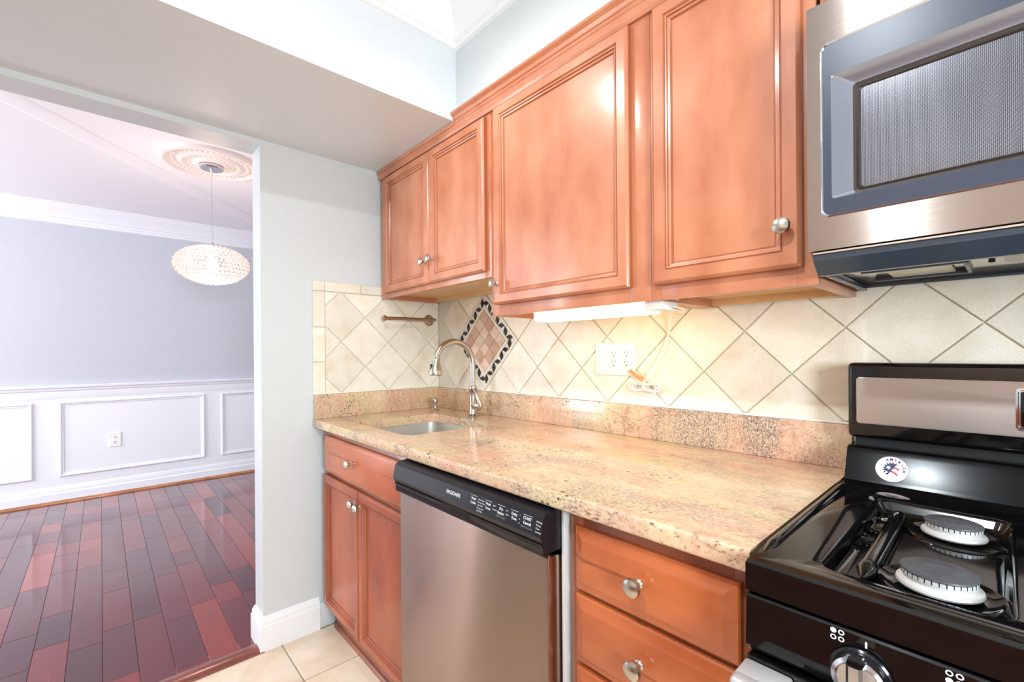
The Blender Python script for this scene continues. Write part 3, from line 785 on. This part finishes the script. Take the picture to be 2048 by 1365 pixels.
b = B(); box(b, 1.4055, 1.4130, -.617, -.06, .11, .872, .001); obj('side_flange', b, M['alu'], dw)
b = B(); box(b, .81, 1.39, -.56, -.54, 0, .10); obj('toe_panel', b, M['blackp'], dw)

# ------------------------------------------------------------------ gas range
RX0, RX1 = 1.7865, 2.548
CTZ = .916
rg = thing('gas_range', 'black gas range with steel backguard and four sealed burners', 'stove', ((RX0 + RX1) / 2, -.36, 0))
b = B(); box(b, RX0 + .004, RX1 - .004, -.64, -.03, .06, .865, .003); obj('body', b, M['blackp'], rg)
# cooktop with two recessed wells
b = B()
WZ = .895
wells = ((1.859, 2.036), (2.298, 2.475)); WY0, WY1 = -.633, -.232
xs = [RX0, RX0 + .006, RX0 + .030, RX0 + .036]
def cooktop():
    o_in = .008
    bb = B()
    x0, x1, y0, y1 = RX0, RX1, -.672, -.128
    def ringp(ins, z): return [(x0 + ins, y0 + ins, z), (x1 - ins, y0 + ins, z), (x1 - ins, y1 - ins * .5, z), (x0 + ins, y1 - ins * .5, z)]
    lp = [ringp(0, .872), ringp(0, CTZ - .008), ringp(.0025, CTZ - .002), ringp(.008, CTZ)]
    loops_bridge(bb, lp, close_last=False)
    bb.verts.ensure_lookup_table()
    ov = [bb.verts.new(p) for p in ringp(.008, CTZ)]
    es = [bb.edges.new((ov[k], ov[(k + 1) % 4])) for k in range(4)]
    for wx0, wx1 in wells:
        cx, cy = (wx0 + wx1) / 2, (WY0 + WY1) / 2; hx, hy = (wx1 - wx0) / 2, (WY1 - WY0) / 2
        L_ = []
        for ins, z, r in ((0, CTZ, .020), (.002, CTZ - .001, .020), (.005, CTZ - .005, .018), (.009, WZ + .006, .016), (.013, WZ + .001, .015), (.018, WZ, .012)):
            L_.append([(x, y, z) for x, y in rrect(cx, cy, hx - ins, hy - ins, r, 5)])
        iv = [bb.verts.new(p) for p in L_[0]]; n = len(iv)
        es += [bb.edges.new((iv[k], iv[(k + 1) % n])) for k in range(n)]
        loops_bridge(bb, L_, close_last=True)
    bmesh.ops.triangle_fill(bb, use_beauty=True, use_dissolve=False, edges=es)
    bmesh.ops.remove_doubles(bb, verts=bb.verts[:], dist=1e-5)
    return bb
ctp = obj('cooktop', cooktop(), M['black'], rg, smooth=40)
def bead(x0, y0, x1, y1, r, z, name):
    bb = B(); n = 14; pts = []; rs = []
    for k in range(n + 1):
        s = k / n; pts.append((x0 + (x1 - x0) * s, y0 + (y1 - y0) * s, z)); e = min(s, 1 - s) * math.hypot(x1 - x0, y1 - y0)
        rs.append(r * math.sqrt(max(.02, 1 - max(0, 1 - e / r) ** 2)))
    tube(bb, pts, rs, 16); return obj(name, bb, M['black'], ctp)
bead(RX0 + .0115, -.638, RX0 + .0115, -.165, .0080, CTZ - .0015, 'raised_bead')
bead(1.902, -.605, 1.900, -.275, .0105, WZ + .011, 'grate_rib')
for ya, yb, hh in ((-.456, -.446, .013), (-.385, -.285, .009)):
    b = B(); box(b, 1.874, 1.892, ya, yb, WZ, WZ + hh, .003); obj('grate_stop', b, M['black'], ctp)
def burner(x, y, s):
    bb = B(); lathe(bb, [(.040 * s, 0.00037), (.050 * s, 0.00074), (.0555 * s, 0.00407), (.059 * s, 0.00518), (.0625 * s, 0.00333), (.065 * s, 0.00022)], (x, y, WZ), seg=56); q = obj('burner', bb, M['black'], rg)
    bb = B(); lathe(bb, [(0, 0.00222), (.034 * s, 0.00222), (.037 * s, 0.00407), (.0405 * s, 0.00518), (.0415 * s, 0.00740), (.0405 * s, 0.01036), (.036 * s, 0.01221), (.0345 * s, 0.01332), (.0345 * s, 0.01628), (.0358 * s, 0.01739), (.0358 * s, 0.02220), (.034 * s, 0.02294), (0, 0.02294)], (x, y, WZ), seg=56); obj('burner_head', bb, M['alu'], q)
    bb = B()
    for k in range(34):
        a = 2 * PI * k / 34
        tube(bb, [(x + .0355 * s * math.cos(a), y + .0355 * s * math.sin(a), WZ + .0182), (x + .0355 * s * math.cos(a), y + .0355 * s * math.sin(a), WZ + .0228)], .0007, 5)
    obj('flame_ports', bb, M['dark'], q)
    bb = B(); lathe(bb, [(0, 0.02301), (.0355 * s, 0.02301), (.0372 * s, 0.02427), (.0368 * s, 0.02590), (.033 * s, 0.02679), (.019 * s, 0.02708), (.0165 * s, 0.02797), (.013 * s, 0.02768), (0, 0.02723)], (x, y, WZ), seg=56); obj('burner_cap', bb, M['capg'], q)
for bx, by, bs in ((1.969, -.549, 1.0), (1.969, -.318, .94), (2.365, -.549, 1.0), (2.365, -.318, .94)): burner(bx, by, bs)
# backguard
b = B(); prism(b, [(-.128, .880), (-.128, .918), (-.124, .925), (-.102, .972), (-.096, .982), (-.088, .985), (-.03, .985), (-.03, .880)], RX0 + .002, RX1 - .002, lambda p, q, a: (a, p, q)); obj('riser', b, M['riser'], rg, smooth=20)
b = B(); box(b, RX0 + .012, RX1 - .012, -.070, -.032, .980, 1.02); obj('vent_gap', b, M['dark'], rg)
b = B(); box(b, RX0, RX1, -.085, -.026, 1.003, 1.168, .010, 3); bg = obj('backguard', b, M['black'], rg)
b = B(); lo = []
M['bgsteel'] = steel('backguard_steel', 'CFC4BE', 0.42)
hx, hz, cx, cz = .364, .0505, (RX0 + RX1) / 2, 1.0855
for ins, y in ((0, -.0845), (0, -.0858), (.001, -.0862)): lo.append([(x, y, z) for x, z in rrect(cx, cz, hx - ins, hz - ins, .006, 4)])
loops_bridge(b, lo); obj('steel_panel', b, M['bgsteel'], bg)
b = B(); lo = []
for ins, y, in ((0, -.0860), (0, -.0885), (.003, -.0890), (.004, -.0875)): lo.append([(x, y, z) for x, z in rrect(2.166, 1.086, .128 - ins, .038 - ins, .006, 4)])
loops_bridge(b, lo); ds = obj('display_frame', b, M['chrome'], bg)
b = B(); lo = [[(x, -.0880, z) for x, z in rrect(2.166, 1.086, .122, .032, .004, 4)]]; lo.append([(x, -.0886, z) for x, z in rrect(2.166, 1.086, .121, .031, .004, 4)]); loops_bridge(b, lo); obj('display', b, M['black'], ds)
# control panel with knobs and burner symbols
CPY = -.672
b = B(); prism(b, [(-.60, .8675), (-.660, .8675), (CPY + .0025, .8665), (CPY + .0004, .864), (CPY - .003, .800), (CPY - .001, .796), (-.60, .796)], RX0 + .001, RX1 - .001, lambda p, q, a: (a, p, q)); kp = obj('control_panel', b, M['black'], rg, smooth=8)
def cpy(z): return CPY + .0004 - .0034 * (.864 - z) / .074
def symbol(bb, x, z, filled):
    k = 0
    for dz in (.0039, -.0039):
        for dx in (-.0039, .0039):
            o = Vector((x + dx, cpy(z + dz) - .0004, z + dz))
            lathe(bb, [(0, 0), (.0031, 0)] if k == filled else [(.0018, 0), (.0031, 0)], o, (0, -1, 0), 20); k += 1
for x, k_ in ((1.890, 0), (1.990, 2), (2.346, 1), (2.441, 3)):
    b = B(); symbol(b, x, .857, k_); obj('burner_symbol', b, M['print'], kp, smooth=0, fix=False)
b = B(); bar_ = [b.verts.new((1.9175 + dx, cpy(z) - .0004, z)) for dx, z in ((-.0010, .8535), (.0010, .8535), (.0010, .8605), (-.0010, .8605))]; b.faces.new(bar_)
obj('off_mark', b, M['print'], kp, smooth=0, fix=False)
def range_knob(x, z=.822):
    y = cpy(z)
    bb = B(); lathe(bb, [(0, .0003), (.0300, .0003), (.0300, .004), (.028, .006), (0, .006)], (x, y, z), (0, -1, 0), 40); q = obj('knob', bb, M['blackg'], kp)
    bb = B(); lathe(bb, [(0, .006), (.0255, .006), (.0265, .010), (.0255, .018), (.0215, .0210), (.0195, .0195), (0, .019)], (x, y, z), (0, -1, 0), 40); obj('knob_skirt', bb, M['knobm'], q)
    bb = B()
    gp = [(-.0085, .0185), (-.0075, .036), (-.0045, .040), (.0045, .040), (.0075, .036), (.0085, .0185)]
    prism(bb, gp, z - .0255, z + .0262, lambda p, q_, a: (x + p, y - q_, a)); obj('knob_grip', bb, M['knobm'], q, smooth=25)
for x in (1.913, 2.013, 2.318, 2.413): range_knob(x)
# oven door and handle
b = B(); box(b, RX0 + .003, RX1 - .003, -.680, -.645, .20, .790, .004); od = obj('oven_door', b, M['black'], rg)
b = B(); box(b, RX0 + .10, RX1 - .10, -.6815, -.678, .32, .62, .004); obj('oven_window', b, M['mwdark'], od)
b = B(); box(b, RX0 + .003, RX0 + .060, -.724, -.6805, .752, .786, .004); box(b, RX1 - .060, RX1 - .003, -.724, -.6805, .752, .786, .004); box(b, RX0 + .003, RX1 - .003, -.738, -.716, .750, .787, .006, 3); obj('oven_handle', b, M['handle'], od)
b = B(); box(b, RX0 + .003, RX1 - .003, -.675, -.645, .065, .19, .005); obj('storage_drawer', b, M['black'], rg)
# round flag sticker on the riser
sn = Vector((0, -.047, -.022)); 
su = Vector((0, .022, .047)).normalized(); sr = Vector((1, 0, 0)); so = Vector((1.866, -.1130, .9487)); snn = Vector((0, -.047, .022)).normalized()
def sp_(x, y, h=0): return so + sr * x + su * y + snn * h
b = B()
R0 = .0262
def disc(rad, h, mi, seg=48):
    f = b.faces.new([b.verts.new(sp_(rad * math.cos(2 * PI * k / seg), rad * math.sin(2 * PI * k / seg), h)) for k in range(seg)]); f.material_index = mi
def poly(pts, h, mi):
    f = b.faces.new([b.verts.new(sp_(x, y, h)) for x, y in pts]); f.material_index = mi
disc(R0, .0006, 0)
T_ = math.radians(-28)
def rot(x, y): return (x * math.cos(T_) - y * math.sin(T_), x * math.sin(T_) + y * math.cos(T_))
lr = [(math.cos(math.radians(a)) * .0150, math.sin(math.radians(a)) * .0150) for a in range(0, 360, 12)]
poly(lr, .0008, 4)
# stripes
for y0, y1 in ((.0105, .0122), (.0025, .0062), (-.0070, -.0035)):
    st = []
    for k in range(9):
        x = .001 + k * .00165
        if x * x + (y1 + .002) ** 2 < .0148 ** 2: st.append((x, y1 + .0016 * math.sin(k * .45)))
    bt = []
    for k in range(9):
        x = .001 + k * .00165
        if x * x + (y1 + .002) ** 2 < .0148 ** 2: bt.append((x, y0 + .0016 * math.sin(k * .45)))
    if len(st) > 1: poly([rot(*p) for p in bt + st[::-1]], .0010, 2)
gear = []
for k in range(36):
    a = math.radians(90 + k * 5.2); r = .0135 + (.0016 if (k // 2) % 2 == 0 else -.0012)
    gear.append((r * math.cos(a) + .001, r * math.sin(a)))
poly([rot(*p) for p in gear + [(.001, -.0145), (.002, .013)]], .0010, 1)
def star(cx, cy, r, mi, h):
    poly([rot(cx + (r if k % 2 == 0 else r * .42) * math.cos(PI / 2 + k * PI / 5), cy + (r if k % 2 == 0 else r * .42) * math.sin(PI / 2 + k * PI / 5)) for k in range(10)], h, mi)
star(-.0055, .0, .0048, 4, .0012); star(-.0035, -.0100, .0032, 4, .0012)
for k, ch in enumerate('AMERICA'):
    a = math.radians(112 - k * 19.5); rr_ = .0178
    o_ = sp_(rr_ * math.cos(a), rr_ * math.sin(a), .0010)
    ru = sr * math.cos(a) + su * math.sin(a); rt_ = sr * math.sin(a) - su * math.cos(a)
    text_bm(b, ch, .0070, o_, rt_, ru, 2 if ch == 'E' else 1, 'CENTER', .00025)
for rr_ in (.0186, .0205, .0222):
    for k in range(24):
        a = math.radians(190 + k * 4.2); a2 = a + math.radians(2.6)
        f = b.faces.new([b.verts.new(sp_(q * math.cos(z), q * math.sin(z), .0010)) for q, z in ((rr_, a), (rr_ + .0006, a), (rr_ + .0006, a2), (rr_, a2))]); f.material_index = 3
s_ = obj('round_sticker', b, [M['stick'], M['navy'], M['red'], M['printdim'], M['print']], rg, smooth=0, fix=False)
s_['label'] = 'round white sticker with a flag emblem and the word AMERICA'

# ------------------------------------------------------------------ microwave
MX0, MX1 = 1.7960, 2.556; MZ0, MZ1, MY = 1.366, 1.786, -.410
mw = thing('microwave_oven', 'stainless over-the-range microwave with dark window above the stove', 'microwave', ((MX0 + MX1) / 2, -.2, 1.34))
b = B(); box(b, MX0 + .003, MX1 - .003, -.385, -.006, 1.356, MZ1 - .003, .002); obj('body', b, M['mwskirt'], mw)
DX1 = 2.395
b = B()
wx0, wx1, wz0, wz1 = 1.8165, 2.365, 1.421, 1.714
# stainless door front with a rounded opening
def yl(pts, y): return [(x, y, z) for x, z in pts]
def ror(x0, x1, z0, z1, r): return rrect((x0 + x1) / 2, (z0 + z1) / 2, (x1 - x0) / 2, (z1 - z0) / 2, r, 6)
n_ = len(ror(0, 1, 0, 1, .1))
ob_ = [b.verts.new(p) for p in ((MX0, MY, MZ0), (DX1, MY, MZ0), (DX1, MY, MZ1), (MX0, MY, MZ1))]
iv_ = [b.verts.new(p) for p in yl(ror(wx0, wx1, wz0, wz1, .012), MY)]
es = [b.edges.new((ob_[k], ob_[(k + 1) % 4])) for k in range(4)] + [b.edges.new((iv_[k], iv_[(k + 1) % n_])) for k in range(n_)]
bmesh.ops.triangle_fill(b, use_beauty=True, use_dissolve=False, edges=es)
bk_ = [b.verts.new((v.co.x, MY + .024, v.co.z)) for v in ob_]
for k in range(4): b.faces.new((ob_[k], ob_[(k + 1) % 4], bk_[(k + 1) % 4], bk_[k]))
b.faces.new(bk_)
mdoor = obj('door', b, M['steel'], mw, smooth=0)
b = B(); loops_bridge(b, [yl(ror(wx0 + d, wx1 - d, wz0 + d, wz1 - d, .012), y) for d, y in ((0, MY), (-.0005, MY - .0010), (.0012, MY - .0018), (.0024, MY - .0005), (.0026, MY + .002))], close_last=False); obj('window_bezel', b, M['chrome'], mdoor)
b = B()
loops_bridge(b, [yl(ror(wx0 + .0024, wx1 - .0024, wz0 + .0024, wz1 - .0024, .010), MY - .0003), yl(ror(1.831, wx1 - .02, 1.450, 1.658, .005), MY - .0003),
                 yl(ror(1.832, wx1 - .021, 1.4505, 1.657, .005), MY + .001), yl(ror(1.858, wx1 - .045, 1.4565, 1.637, .006), MY + .014), yl(ror(1.862, wx1 - .049, 1.4590, 1.632, .006), MY + .015), yl(ror(1.866, wx1 - .053, 1.462, 1.628, .006), MY + .012), yl(ror(1.869, wx1 - .056, 1.464, 1.626, .005), MY + .0155)],
             close_last=False, mis=[0, 1, 1, 2, 2, 2, 2]); obj('window_surround', b, [M['mwdark'], M['mwframe'], M['mwline']], mdoor, smooth=20)
b = B(); f_ = [b.verts.new(p) for p in yl(ror(1.868, wx1 - .055, 1.463, 1.627, .005), MY + .0152)]; b.faces.new(f_); g_ = [b.verts.new((v.co.x, MY + .0165, v.co.z)) for v in f_]; b.faces.new(g_)
for k in range(n_): b.faces.new((f_[k], f_[(k + 1) % n_], g_[(k + 1) % n_], g_[k]))
obj('window_screen', b, M['screen'], mdoor, smooth=0)
b = B(); box(b, DX1 + .002, MX1, MY, MY + .024, MZ0, MZ1, .002); obj('control_panel', b, M['mwdark'], mw)
b = B(); tube(b, [(2.378, MY - .002, 1.42), (2.378, MY - .035, 1.44), (2.378, MY - .035, 1.71), (2.378, MY - .002, 1.73)], .009, 12); obj('handle', b, M['steel'], mdoor)
# lower front skirt, metal underside with lamp lens, label and grease filter
b = B(); prism(b, [(MY + .010, 1.3655), (MY + .006, 1.3640), (MY + .006, 1.3615), (MY + .010, 1.3600), (MY + .014, 1.3520), (MY + .044, 1.3290), (MY + .056, 1.3290), (MY + .056, 1.3655)], MX0 + .004, MX1 - .004, lambda p, q, a: (a, p, q)); sk_ = obj('skirt', b, M['mwskirt'], mw, smooth=20)
b = B(); box(b, MX0 + .006, MX1 - .006, MY + .0065, MY + .0075, 1.3612, 1.3640); 
for v in b.verts: v.co.y -= .002
obj('skirt_strip', b, M['chrome'], sk_)
b = B(); box(b, MX0 + .004, MX1 - .004, -.353, -.012, 1.344, 1.3555, .002); bp = obj('bottom_plate', b, M['mwbot'], mw)
b = B(); box(b, MX0 + .004, MX0 + .016, -.353, -.012, 1.332, 1.3438, .002); box(b, MX0 + .016, MX1 - .016, -.022, -.012, 1.338, 1.3438, .001); obj('bottom_rail', b, M['mwskirt'], bp)
b = B(); box(b, 1.875, 1.965, -.26, -.14, 1.3405, 1.3438, .002); obj('lamp_lens', b, M['lens'], bp)
b = B()
for q in ((1.845, 1.985, -.275, -.267), (1.845, 1.985, -.135, -.127), (1.980, 1.986, -.267, -.135)): box(b, q[0], q[1], q[2], q[3], 1.337, 1.3438, .001)
obj('lamp_cover_frame', b, M['mwskirt'], bp)
b = B(); box(b, 2.026, 2.20, -.345, -.20, 1.3405, 1.3438, .001, mi=0); box(b, 2.034, 2.192, -.337, -.208, 1.3395, 1.3404, mi=1); obj('grease_filter', b, [M['alu'], M['filter']], bp)
b = B(); box(b, 2.008, 2.016, -.245, -.236, 1.338, 1.3438, .001); obj('filter_clip', b, M['dark'], bp)
for (x, y, z) in ((MX0 + .0155, MY + .036, 1.341), (MX0 + .010, -.30, 1.3318), (MX0 + .010, -.18, 1.3318), (MX0 + .010, -.05, 1.3318)):
    b = B(); lathe(b, [(0, .0015), (.003, .001), (.0035, 0)], (x, y, z), (0, -.6, -.8) if y < -.35 else (0, 0, -1), 12); obj('screw', b, M['chrome'], bp)

# ------------------------------------------------------------------ under-cabinet light
ul = thing('under_cabinet_light', 'glowing white fluorescent light bar under the middle wall cabinet', 'light', (1.23, -.26, 1.342))
b = B(); box(b, 1.014, 1.462, -.304, -.222, 1.326, 1.3415, .002); obj('housing', b, M['plastic'], ul)
b = B(); prism(b, [(-.303, 1.3258), (-.302, 1.302), (-.294, 1.2935), (-.234, 1.2935), (-.224, 1.302), (-.223, 1.3258)], 1.018, 1.412, lambda p, q, a: (a, p, q)); obj('diffuser', b, M['tube'], ul)
b = B(); box(b, 1.4105, 1.460, -.303, -.223, 1.2995, 1.3258, .003); obj('end_cap', b, M['plastic'], ul)
b = B()
pts = [(1.460, -.262, 1.309), (1.474, -.255, 1.306), (1.466, -.20, 1.303), (1.40, -.09, 1.300), (1.345, -.040, 1.310), (1.331, -.022, 1.290), (1.323, -.016, 1.262), (1.306, -.013, 1.215), (1.282, -.014, 1.170), (1.257, -.020, 1.125), (1.243, -.026, 1.102)]
def smooth_pts(p, n=6):
    p = [Vector(q) for q in p]; out = []
    for i in range(len(p) - 1):
        a, c, d, e_ = p[max(i - 1, 0)], p[i], p[i + 1], p[min(i + 2, len(p) - 1)]
        for k in range(n):
            t = k / n; out.append(.5 * ((2 * c) + (d - a) * t + (2 * a - 5 * c + 4 * d - e_) * t * t + (3 * c - a - 3 * d + e_) * t ** 3))
    return out + [p[-1]]
tube(b, smooth_pts(pts), .0024, 8)
# coiled bundle
co = []
for k in range(6 * 24 + 1):
    a = 2 * PI * k / 24; tt = k / 144; rx = .046 + .008 * math.sin(k * .11); rz = .0125 + .003 * math.sin(k * .07 + 1)
    ca, sa = math.cos(a), math.sin(a); ex = math.copysign(abs(ca) ** .65, ca); ez = math.copysign(abs(sa) ** .75, sa) * (.45 + .75 * abs(ca))
    co.append((1.240 + rx * ex, -.013 - .017 * tt - .003 * math.sin(a * .5), 1.081 + rz * 1.25 * ez + .004 * math.cos(a) * math.sin(k * .05)))
tube(b, co, .0022, 6)
lathe(b, [(.0065, 0), (.0085, .001), (.0085, .006), (.0065, .007)], (1.236, -.026, 1.082), (1, 0, .1), 12, sy=1.6)
cord = obj('power_cord', b, M['plastic'], ul)
b = B(); box(b, -.029, .029, -.0015, .0015, -.0065, .0065, .0008)
mt_ = Matrix.Translation((1.210, -.026, 1.119)) @ Matrix.Rotation(math.radians(31), 4, 'Y')
b.transform(mt_); obj('cord_tag', b, M['tag'], cord)

# ------------------------------------------------------------------ outlets
ot = thing('outlet_plate', 'white triple outlet and switch plate on the backsplash tile', 'outlet', (1.115, -.0045, 1.17))
b = B(); lo = []
for ins, y in ((0, -.0046), (0, -.0075), (.002, -.0105), (.004, -.0112)): lo.append([(x, y, z) for x, z in ror(1.034 + ins, 1.196 - ins, 1.114 + ins, 1.2285 - ins, .004)])
loops_bridge(b, lo); obj('plate', b, M['plastic'], ot)
b = B(); box(b, 1.048, 1.0815, -.0140, -.0113, 1.138, 1.205, .002); obj('rocker_switch', b, M['plastic'], ot)
def duplex(x0, x1, gfci=False):
    bb = B(); box(bb, x0, x1, -.0128, -.0113, 1.138, 1.205, .0008)
    q = obj('receptacle', bb, M['plastic'], ot)
    xc = (x0 + x1) / 2
    for zc in (1.1875, 1.1555):
        bb = B()
        for dx in (-.006, .006): box(bb, xc + dx - .0007, xc + dx + .0007, -.0133, -.0127, zc + .002, zc + .010)
        lathe(bb, [(0, .0004), (.0024, .0004), (.0024, 0)], (xc, -.0129, zc - .006), (0, -1, 0), 10)
        obj('slots', bb, M['slot'], q)
    if gfci:
        bb = B(); box(bb, xc - .009, xc + .009, -.0140, -.0128, 1.1715, 1.1765, .0006); obj('test_button', bb, M['plastic'], q)
duplex(1.0985, 1.1315); duplex(1.149, 1.182, True)
do = thing('wall_outlet', 'white duplex outlet inside the middle wainscot panel', 'outlet', (FARX + .0062, -1.232, .468))
b = B(); lo = []
for ins, h in ((0, .0002), (0, .004), (.003, .007)): lo.append([(FARX + .006 + h, y, z) for y, z in rrect(-1.232, .468, .040 - ins, .062 - ins, .004, 4)])
loops_bridge(b, lo); obj('plate', b, M['plastic'], do)
for zc in (.490, .446):
    b = B(); lathe(b, [(0, .0015), (.016, .0015), (.017, 0)], (FARX + .013, -1.232, zc), (1, 0, 0), 20)
    rc_ = obj('receptacle', b, M['plastic'], do)
    b = B()
    for dy in (-.006, .006): box(b, FARX + .0142, FARX + .0150, -1.232 + dy - .0014, -1.232 + dy + .0014, zc, zc + .009)
    lathe(b, [(0, .0005), (.003, .0005), (.003, 0)], (FARX + .0145, -1.232, zc - .006), (1, 0, 0), 10)
    obj('slots', b, M['slot'], rc_)

# ------------------------------------------------------------------ pendant and ceiling medallion
PX, PY = -1.422, -.784
md = thing('ceiling_medallion', 'round ornate plaster medallion on the dining room ceiling', 'medallion', (PX, PY, DCEIL))
b = B(); prof = [(0, .020), (.07, .020), (.085, .026), (.10, .022), (.115, .012), (.15, .010), (.165, .020), (.175, .022), (.185, .014), (.20, .008), (.245, .010), (.262, .022), (.275, .026), (.290, .018), (.300, .010), (.305, .0002)]
lathe(b, [(r * .93, h) for r, h in prof], (PX, PY, DCEIL), (0, 0, -1), 72); obj('disc', b, M['cream'], md, smooth=60)
b = B()
for n__, rr_, s in ((30, .122, .011), (46, .206, .013)):
    for k in range(n__):
        a = 2 * PI * k / n__
        o_ = Vector((PX + rr_ * math.cos(a), PY + rr_ * math.sin(a), DCEIL - .008))
        lathe(b, [(s, 0), (s * .8, .006), (s * .4, .009), (0, .010)], o_, (0, 0, -1), 8)
        lathe(b, [(s * .5, 0), (s * .3, .007), (0, .009)], o_ + Vector((math.cos(a + .12), math.sin(a + .12), 0)) * s, (0, 0, -1), 6)
obj('relief_leaves', b, M['cream'], md, smooth=60)
pd = thing('pendant_lamp', 'crystal bead drum pendant lamp hanging in the dining room', 'pendant lamp', (PX, PY, DCEIL - .021))
b = B(); lathe(b, [(0, 0), (.062, 0), (.066, .004), (.066, .018), (.062, .022), (0, .022)], (PX, PY, DCEIL - .021), (0, 0, -1), 40); lathe(b, [(.007, .022), (.007, .034), (.004, .040), (0, .04)], (PX, PY, DCEIL - .021), (0, 0, -1), 12); obj('canopy', b, M['chrome'], pd)
b = B(); tube(b, [(PX, PY, DCEIL - .06), (PX + .002, PY - .001, 2.23), (PX + .001, PY + .002, 2.04), (PX, PY, 1.915)], .0018, 8); obj('cable', b, M['chrome'], pd)
b = B(); lathe(b, [(0, 0), (.006, 0), (.009, .008), (.009, .05), (.020, .054), (.020, .085), (0, .085)], (PX, PY, 1.922), (0, 0, -1), 20); obj('socket', b, M['chrome'], pd)
b = B(); PZ, PR, PH = 1.774, .201, .116
rows = 15
for i in range(rows):
    la = -80 + 160 * i / (rows - 1); la = math.radians(la)
    r = PR * math.cos(la); z = PZ + PH * math.sin(la); n__ = max(6, int(2 * PI * r / .026))
    for k in range(n__):
        a = 2 * PI * (k + .5 * (i % 2)) / n__
        bmesh.ops.create_icosphere(b, subdivisions=1, radius=.0118, matrix=Matrix.Translation((PX + r * math.cos(a), PY + r * math.sin(a), z)))
sh = obj('lamp_shade', b, M['crystal'], pd, smooth=0)
b = B()
for i in range(rows - 1):
    la = math.radians(-74 + 148 * i / (rows - 2)); r = PR * .985 * math.cos(la); z = PZ + PH * .985 * math.sin(la)
    tube(b, [(PX + r * math.cos(2 * PI * k / 40), PY + r * math.sin(2 * PI * k / 40), z) for k in range(41)], .0012, 5, caps=False)
obj('wire_frame', b, M['chrome'], sh)
b = B(); lathe(b, [(0, 0), (.012, 0), (.014, .015), (.026, .045), (.030, .065), (.024, .085), (.010, .095), (0, .097)], (PX, PY, 1.837), (0, 0, -1), 24); obj('bulb', b, M['bulb'], pd)
lamp('pendant_glow', 'POINT', (PX, PY, 1.72), 17, (1.0, 0.78, 0.66), radius=.09)

# ------------------------------------------------------------------ windows and kitchen ceiling lights (outside the frame)
def window_x(name, x, y0, y1, z0, z1):
    b = B(); t_ = .05
    for q in ((y0, y1, z0, z0 + t_), (y0, y1, z1 - t_, z1), (y0, y0 + t_, z0, z1), (y1 - t_, y1, z0, z1), (y0, y1, (z0 + z1) / 2 - .02, (z0 + z1) / 2 + .02)): box(b, x, x + .05, *q)
    return struct(name, b, M['white'])
window_x('window_1', 3.52, -1.85, -.75, .85, 2.05)
def window_y(name, y, x0, x1, z0, z1):
    b = B(); t_ = .05
    for q in ((x0, x1, z0, z0 + t_), (x0, x1, z1 - t_, z1), (x0, x0 + t_, z0, z1), (x1 - t_, x1, z0, z1), ((x0 + x1) / 2 - .03, (x0 + x1) / 2 + .03, z0, z1)): box(b, q[0], q[1], y - .05, y, q[2], q[3])
    return struct(name, b, M['white'])
window_y('window_2', -4.5, -3.0, -.8, .55, 2.35)
